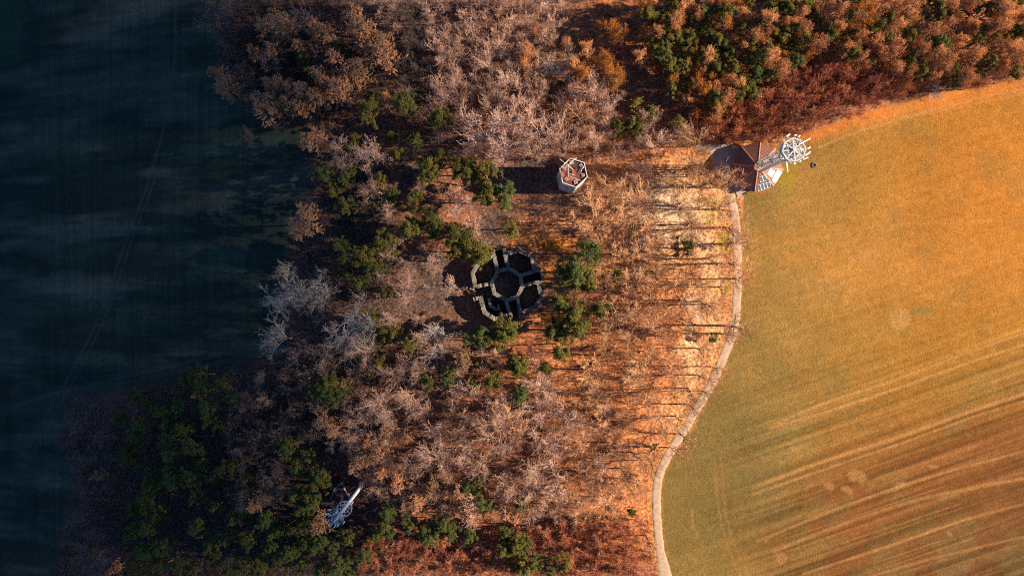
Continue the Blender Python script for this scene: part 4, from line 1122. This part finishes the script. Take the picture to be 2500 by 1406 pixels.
G = "larches in the upper left wood"
for x, y, d in [(688,49,54),(672,30,34),(772,70,52),(801,89,46),(858,35,48),(872,68,60),(926,89,48),(936,130,62),(893,119,42),(815,146,50),(869,154,56),(782,186,50),(826,213,60),(742,222,56),(772,243,48),(693,203,46),(672,246,46),(701,254,42),(634,243,46),(639,276,50),(617,124,32),(666,122,36),(731,105,34),(647,73,46),(542,186,46),(555,224,50),(850,180,44),(800,200,40),(720,230,44),(660,205,40),(755,338,52),(735,262,40),(915,115,44)]:
    tree('larch', x, y, d * 1.12, G)
tree('copper', 937, 249, 44, None, "orange-brown young larch between two pines above the scattered pines")
tree('larch', 735, 538, 84, None, "lone broad tan larch leaning out over the edge of the dark left field")
tree('larch', 1120, 876, 58, None, "salmon-coloured larch standing among the pines below the ruin")
tree('larch', 627, 1232, 46, None, "orange larch alone among the dark lower left pines")
G = "larches along the lower edge of the bare wood"
for x, y, d in [(794,1026,50),(813,1052,44),(926,1020,38),(939,1055,38),(998,1066,34),(897,1084,30),(933,1101,40),(875,1127,50),(969,1185,46),(1054,1196,42),(1010,1222,44),(1132,1199,40),(1138,1251,42),(1236,1254,34),(1256,1263,34),(933,1156,36),(777,1283,48),(885,888,26),(866,1145,34),(480,965,24),(230,1350,24),(270,1395,26),(240,1160,24)]:
    tree('larch', x, y, d * 1.05, G)

G = "pines of the dark lower left wood"
LP = [(328,968),(358,988),(384,1018),(403,1026),(399,1000),(435,968),(435,992),(495,925),(497,950),(493,985),(549,942),(556,996),(452,932),(502,1024),(526,1041),(295,1030),(332,1045),(321,1067),(310,1104),(324,1127),(444,1045),(440,1071),(416,1090),(418,1119),(410,1138),(470,1097),(373,1157),(354,1179),(384,1190),(358,1209),(455,1153),(444,1175),(422,1187),(493,1134),(515,1168),(560,1153),(579,1131),(489,1209),(358,1243),(328,1239),(380,1258),(521,1239),(489,1288),(467,1295),(586,1258),(554,1273),(324,1299),(347,1299),(568,1299),(545,1314),(511,1336),(526,1362),(339,1333),(362,1344),(403,1348),(433,1378),(470,1389),(324,1381),(388,1400),(642,1280),(751,1205),(736,1239),(751,1265),(699,1295),(725,1290),(661,1344),(713,1348),(699,1381),(794,1160),(754,1180),(748,1231),(791,1318),(841,1320),(820,1347),(852,1364),(893,1375),(820,1395),(702,1338),(662,1338),(956,1260),(998,1280),(939,1294),(913,1306),(1034,1286),(1066,1280),(1095,1283),(1121,1300),(1141,1312),(1037,1315),(1083,1306),(1155,1173),(1158,1214),(1187,1231),(1150,1195),(1271,1225),(1230,1306),(1230,1326),(1256,1312),(1279,1335),(1212,1338),(1265,1367),(1282,1390),(1303,1370),(745,1110),(711,1098),(774,1144),(726,1140),(690,1120),(600,1390),(560,1385),(630,1370),(640,1400),(610,1330),(590,1180),(770,1225),(775,1200),(720,1215),(680,1310),(740,1310),(765,1340),(740,1375),(780,1385),(860,1400),(1360,1370),(1350,1390)]
rl = random.Random(31)
for x, y in LP: tree('olive' if x > 1140 and rl.random() < .4 else 'pine', x + rl.uniform(-4, 4), y + rl.uniform(-4, 4), rl.uniform(36, 50), G, look="dark green pine")

def scatter(poly, n, mind, seed, existing=()):
    rg = random.Random(seed); pts = []; xs = [p[0] for p in poly]; ys = [p[1] for p in poly]; tries = 0
    while len(pts) < n and tries < n * 60:
        tries += 1
        x = rg.uniform(min(xs), max(xs)); y = rg.uniform(min(ys), max(ys))
        if not in_poly(np.array([x]), np.array([y]), poly)[0]: continue
        if any(math.hypot(x - a, y - b_) < mind for a, b_ in pts) or any(math.hypot(x - a, y - b_) < mind for a, b_ in existing): continue
        pts.append((x, y))
    return pts
# upper right mixed wood: pines, copper and golden birches
UR = [(1600, -10), (2540, -20), (2540, 150), (2480, 195), (2330, 205), (2260, 190), (2150, 160), (2010, 110), (1960, 160), (1870, 205), (1790, 260), (1720, 290), (1660, 250), (1650, 190), (1580, 170), (1560, 60)]
gold = [(1500,68,34),(1476,52,28),(1503,78,32),(1470,140,44),(1478,152,38),(1433,178,36),(1427,165,28),(1505,185,48),(1512,198,40),(1578,10,34),(1706,185,30),(1722,180,30),(1708,205,34),(1722,228,34),(1708,235,28),(1768,60,34),(2110,22,56),(1975,130,26),(2205,130,28),(2170,165,24),(2210,205,24),(1895,120,30),(2340,45,26)]
for x, y, d in gold: tree('birch', x, y, d * 1.15, "golden birches in the upper right wood")
ex = [(g_[0], g_[1]) for g_ in gold]
pts = scatter(UR, 235, 21, 5, ex)
rl = random.Random(9)
for x, y in pts:
    red = x > 1950
    q = rl.random()
    if q < (.52 if not red else .38): tree('olive' if rl.random() < .82 else 'pine', x, y, rl.uniform(36, 52), "pines of the upper right wood")
    elif q < (.86 if not red else .93): tree('copper', x, y, rl.uniform(30, 48), "copper-brown birches of the upper right wood")
    else: tree('birch', x, y, rl.uniform(24, 34), "golden birches in the upper right wood")
for x, y, d in [(1545,285,44),(1520,300,40),(1570,262,40),(1590,270,36),(1555,310,40),(1600,285,34),(1660,305,34),(1668,298,24),(1345,108,26),(1400,125,22),(1400,85,24),(1330,225,30),(1350,240,24),(1370,205,24),(820,118,44),(745,155,36),(765,200,36),(1505,215,34)]:
    tree('olive' if x > 1500 else 'pine', x, y, d, "pines on the rim of the upper middle wood")
for x, y, d in [(1443,128,34),(1412,160,34),(1290,115,36),(1280,145,30),(1292,168,34),(1516,68,24),(1655,60,40),(1310,75,24),(1385,105,22)]:
    tree('copper', x, y, d * 1.15, "copper-brown birches of the upper middle wood")

# named bare trees
for x, y, d, l in [(835,785,140,"largest pale grey bare oak, its twisting limbs spread wide at the dark field's edge"), (680,728,108,"pale grey bare oak overhanging the dark left field, upper of the two outermost"), (755,698,92,"pale bare oak with forked limbs just above the largest grey one"), (690,830,78,"small round pale bare oak overhanging the dark field, lower of the two outermost"),
                   (985,725,100,"salmon-twigged bare tree with a white forked stem left of the ruin"), (1345,160,62,"small white-limbed dead oak in the upper middle wood"), (1178,312,150,"great pink-brown bare tree with a web of pale limbs above the ruin"), (1058,840,84,"pale-limbed bare tree leaning among pines below and left of the ruin"), (703,652,48,"tiny pale bare tree at the dark field's edge above the oaks")]:
    tree('bare' if 'pink-brown' in l or 'salmon' in l else 'oak', x, y, d * 1.12, None, l)
tree('warm', 1450, 525, 118, None, "broad pale tree with a sunburst of thin limbs below the hexagonal tower")
tree('warm', 1475, 818, 88, None, "pale pinkish bare tree fanning out beside the lower end of the pine row")
tree('warm', 1590, 805, 92, None, "whitish bare tree with spreading limbs midway between the pine row and the road")
tree('warm', 1225, 1045, 105, None, "pale broad bare tree in the middle of the lower bare wood")
tree('oak', 2292, 218, 30, None, "small leafless dead tree with white limbs on the upper right field edge", hs=.5)
G = "bare trees of the middle wood"
for x, y, d in [(1325,315,150),(1090,220,100),(905,385,90),(918,465,76),(1125,480,92),(945,520,62),(1172,575,66),(1140,545,60),(990,665,50),(1540,700,90),(1465,690,70),(1245,335,80),(1300,375,80),(1420,290,80),(1380,330,70),(1465,300,60),(1240,250,60),(1180,215,60),(1120,300,60),(1090,330,56),(838,370,70),(820,400,60),(898,1005,110),(1000,975,84),(1100,965,72),(1225,1040,140),(1130,1040,90),(1055,1125,110),(1240,1085,90),(960,905,90),(1000,890,80),(1030,925,70),(880,860,90),(1060,655,30),(955,640,40),(790,880,70),(1215,865,40),(1310,1000,90),(1380,1010,90),(1330,1070,90),(1400,1080,90),(1440,1170,90),(1310,1150,90),(1250,1180,90),(1370,1180,80),(1290,1240,80),(1340,1250,70),(980,1150,70),(930,1130,60),(1080,1200,60),(1020,1180,60),(860,1070,60),(960,1050,60),(1480,1230,80),(1420,1120,70),(1180,1130,80),(1130,1110,70),(1500,770,60),(1430,740,40)]:
    tree('bare' if x < 1400 else 'warm', x, y, d * 1.0, G)
tree('warm', 1698, 345, 92, None, "broad straw-coloured bare tree with dense fine twigs just left of the paved court")
tree('warm', 1660, 345, 70, G, None)
# trees along the road: the crowns hang over it
G = "tall dark-limbed trees along the road"
for x, y, d in [(1735,442,64),(1700,400,56),(1785,445,60),(1775,500,80),(1790,545,80),(1805,590,76),(1800,640,80),(1812,680,70),(1770,700,60),(1740,745,60),(1815,800,76),(1785,820,60),(1690,420,50),(1700,540,60),(1760,905,60),(1725,925,56),(1700,960,60),(1735,965,50),(1700,1000,56),(1665,1030,50),(1680,1075,56),(1655,1110,50),(1610,1105,44),(1560,1125,60),(1600,1140,44),(1530,1165,60),(1560,1190,54),(1500,1100,60),(1480,1180,60),(1590,1330,40)]:
    tree('road', x, y, d * 1.15, G)
G = "straw-twigged trees between the ruin and the road"
ex = [(1450,525),(1475,815),(1590,805),(1540,700),(1440,615),(1655,623),(1407,661),(1400,760)]
for x, y in scatter([(1420, 420), (1690, 380), (1740, 480), (1760, 700), (1740, 850), (1660, 1000), (1600, 1080), (1480, 1060), (1420, 900), (1480, 700), (1430, 500)], 44, 44, 15, ex):
    tree('road' if R0.random() < .4 else 'warm', x, y, R0.uniform(56, 92), G, look="thin open bare tree")
G = "bare trees of the dense upper middle thicket"
for x, y in scatter([(1060, 90), (1360, 100), (1480, 200), (1500, 330), (1440, 350), (1380, 260), (1200, 250), (1080, 170)], 44, 34, 16, [(1345,160),(1090,220)]):
    tree('bare', x, y, R0.uniform(44, 70), G, look="pinkish bare tree")
bt = [(1178,312),(1325,315),(1225,1045),(1055,1125),(1475,818)]
for x, y in scatter([(1000, 860), (1420, 860), (1500, 1000), (1480, 1260), (1120, 1260), (1000, 1120)], 28, 50, 61, bt):
    tree('bare' if R0.random() < .6 else 'warm', x, y, R0.uniform(48, 84), "fine-twigged trees of the lower middle wood", look="feathery bare tree")
for x, y in scatter([(1060, 200), (1480, 210), (1700, 300), (1560, 420), (1440, 400), (1200, 380), (1040, 330)], 26, 44, 62, bt + [(1400, 430), (1345, 160)]):
    if math.hypot(x - 1400, y - 430) > 60: tree('bare', x, y, R0.uniform(48, 80), "fine-twigged trees above the hexagonal tower", look="feathery bare tree")
for x, y in scatter([(940, 560), (1130, 650), (1080, 820), (960, 840), (880, 760)], 12, 48, 63, [(985,725)]):
    tree('slim', x, y, R0.uniform(34, 60), "thin trees left of the ruin", look="thin bare tree")
G = "slender trees of the top edge plantation"
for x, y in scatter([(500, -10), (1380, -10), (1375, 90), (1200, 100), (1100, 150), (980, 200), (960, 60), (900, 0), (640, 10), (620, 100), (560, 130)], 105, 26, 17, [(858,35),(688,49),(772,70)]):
    tree('dim' if x < 860 or (x < 1050 and R0.random() < .5) else 'slim', x, y, R0.uniform(28, 44), G)  # darker kind on the left stands in for shade
G = "grey bare trees of the dim lower wood"
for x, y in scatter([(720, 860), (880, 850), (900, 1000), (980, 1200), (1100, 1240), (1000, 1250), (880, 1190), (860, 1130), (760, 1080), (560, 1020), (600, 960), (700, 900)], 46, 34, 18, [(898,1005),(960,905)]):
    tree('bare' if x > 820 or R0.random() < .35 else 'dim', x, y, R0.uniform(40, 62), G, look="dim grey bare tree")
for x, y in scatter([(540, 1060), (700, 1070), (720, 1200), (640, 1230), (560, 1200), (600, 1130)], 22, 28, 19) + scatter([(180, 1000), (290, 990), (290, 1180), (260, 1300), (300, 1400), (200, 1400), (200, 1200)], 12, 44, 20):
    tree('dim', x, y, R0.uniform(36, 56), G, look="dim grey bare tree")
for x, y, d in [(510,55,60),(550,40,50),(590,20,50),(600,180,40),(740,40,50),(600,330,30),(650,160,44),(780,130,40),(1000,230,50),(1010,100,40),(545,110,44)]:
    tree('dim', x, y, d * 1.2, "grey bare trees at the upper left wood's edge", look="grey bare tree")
G = "reddish saplings of the lower plantation"
for x, y in scatter([(880, 1330), (960, 1310), (1120, 1330), (1340, 1280), (1580, 1270), (1600, 1410), (900, 1410)], 120, 21, 23):
    tree('red', x, y, R0.uniform(24, 38), G)
G = "reddish saplings of the upper right thicket"
for x, y in scatter([(1700, 310), (1760, 260), (1880, 215), (1970, 165), (2020, 120), (2150, 170), (2270, 200), (2300, 205), (2100, 270), (1970, 310), (1900, 340), (1780, 345)], 110, 20, 24):
    tree('red', x, y, R0.uniform(30, 46), G)
print("TREES", counts, sum(counts.values()))

# ------------------------------------------------------------------ undergrowth: low brush that fills the woods
rng = np.random.default_rng(99)
def brush(name, n, regions, mat, hrange, seed, nt=14):
    rg = np.random.default_rng(seed)
    base_ = []
    for poly, share in regions:
        k = int(n * share); xs = [p[0] for p in poly]; ys = [p[1] for p in poly]
        q = np.stack([rg.uniform(min(xs), max(xs), k * 3), rg.uniform(min(ys), max(ys), k * 3)], 1)
        q = q[in_poly(q[:, 0], q[:, 1], poly)][:k]
        base_.append(q)
    q = np.concatenate(base_)
    x = (q[:, 0] - 1250) * K * CAM_H; y = (703 - q[:, 1]) * K * CAM_H
    for _ in range(5): z = T(x, y); x = (q[:, 0] - 1250) * K * (CAM_H - z); y = (703 - q[:, 1]) * K * (CAM_H - z)
    keep = (np.hypot(x - hc[0], y - hc[1]) > 6) & (np.hypot(x - 0, y - 0) > 14.5) & (np.hypot(x - hx, y - hy) > 11.5) & (d_line(q[:, 0], q[:, 1], ROAD) > 16)
    x, y = x[keep], y[keep]; z = T(x, y); m_ = len(x)
    P = np.repeat(np.stack([x, y, z - .05], 1), nt, 0)
    P[:, :2] += rg.normal(0, .25, (len(P), 2))
    D = unit(np.stack([rg.normal(0, .55, len(P)), rg.normal(0, .55, len(P)), np.ones(len(P))], 1))
    h = np.repeat(rg.uniform(hrange[0], hrange[1], m_), nt) * rg.uniform(.6, 1.1, len(P))
    pts, rad = grow(rg, P, D, h, np.full(len(P), .035), 2, .15, .2, .5)
    P2, D2, L2, R2 = spawn(rg, pts, rad, 4, .3, .98, .7, .4, .8, h)
    p2, r2 = grow(rg, P2, D2, L2, np.clip(R2, .018, .03), 1, .1, .1, .6)
    A = [np.concatenate([s, t]) for s, t in zip(seg_of(pts, rad), seg_of(p2, r2))]
    Vb, Fb = tubes(*A, sides=3)
    o = bpy.data.objects.new(name, make_mesh(name, Vb, [Fb], M[mat])); col.objects.link(o)
    return o
o = brush("undergrowth", 2600, [([(560, 0), (1600, 0), (1700, 250), (1740, 340), (1500, 380), (900, 330), (620, 280)], .42), ([(1650, 300), (1760, 230), (2000, 110), (2480, 60), (2480, 190), (2200, 235), (1960, 310), (1850, 345), (1720, 340)], .30), ([(720, 850), (1500, 950), (1580, 1270), (1590, 1406), (880, 1406), (780, 1050)], .28)], 'brush', (.8, 2.4), 5)
tag(o, "low tangled reddish brushwood filling the ground between the trees", "undergrowth", None, "stuff")

# ------------------------------------------------------------------ unseen cloud added high in the sun's direction to shade the western slope softly
CH = 2000.0; CX = CH / math.tan(SUN_EL)
edge = [(-1500, 700), (-1000, 1000), (-400, 1050), (-160, 800), (-96, 400), (-80, 160), (-76, 60), (-78, -20), (-86, -110), (-86, -260), (-120, -700), (-500, -1000), (-1200, -900), (-1600, -200)]
E = smooth_curve(edge + [edge[0]], 14)[:-1]
rngc = random.Random(6)
Vc = []; nR = 7
for lvl in range(-nR, nR + 1):
    f = lvl / nR; sh = (1 - abs(f) ** 2.2) ** .5
    for i, (x, y) in enumerate(E):
        cx, cy = -760, 0
        w = 1 - (1 - sh) * 0.55 + rngc.uniform(-.006, .006)
        Vc.append((CX + cx + (x - cx) * w, cy + (y - cy) * w, CH + f * 40 + 4 * math.sin(i * 1.7 + lvl)))
nE = len(E); Fc = []
for l in range(2 * nR):
    for i in range(nE): Fc.append([l * nE + i, l * nE + (i + 1) % nE, (l + 1) * nE + (i + 1) % nE, (l + 1) * nE + i])
mcl = simple("shade_cloud_white", (0.8, 0.8, 0.8), (0.75, 0.76, 0.78), 0.01)
me = bpy.data.meshes.new("added_shade_cloud"); me.from_pydata(Vc, [], Fc + [list(range(nE))[::-1], [2 * nR * nE + i for i in range(nE)]]); me.materials.append(mcl)
for p in me.polygons: p.use_smooth = True
cl = bpy.data.objects.new("added_shade_cloud", me); col.objects.link(cl); tag(cl, kind="structure")
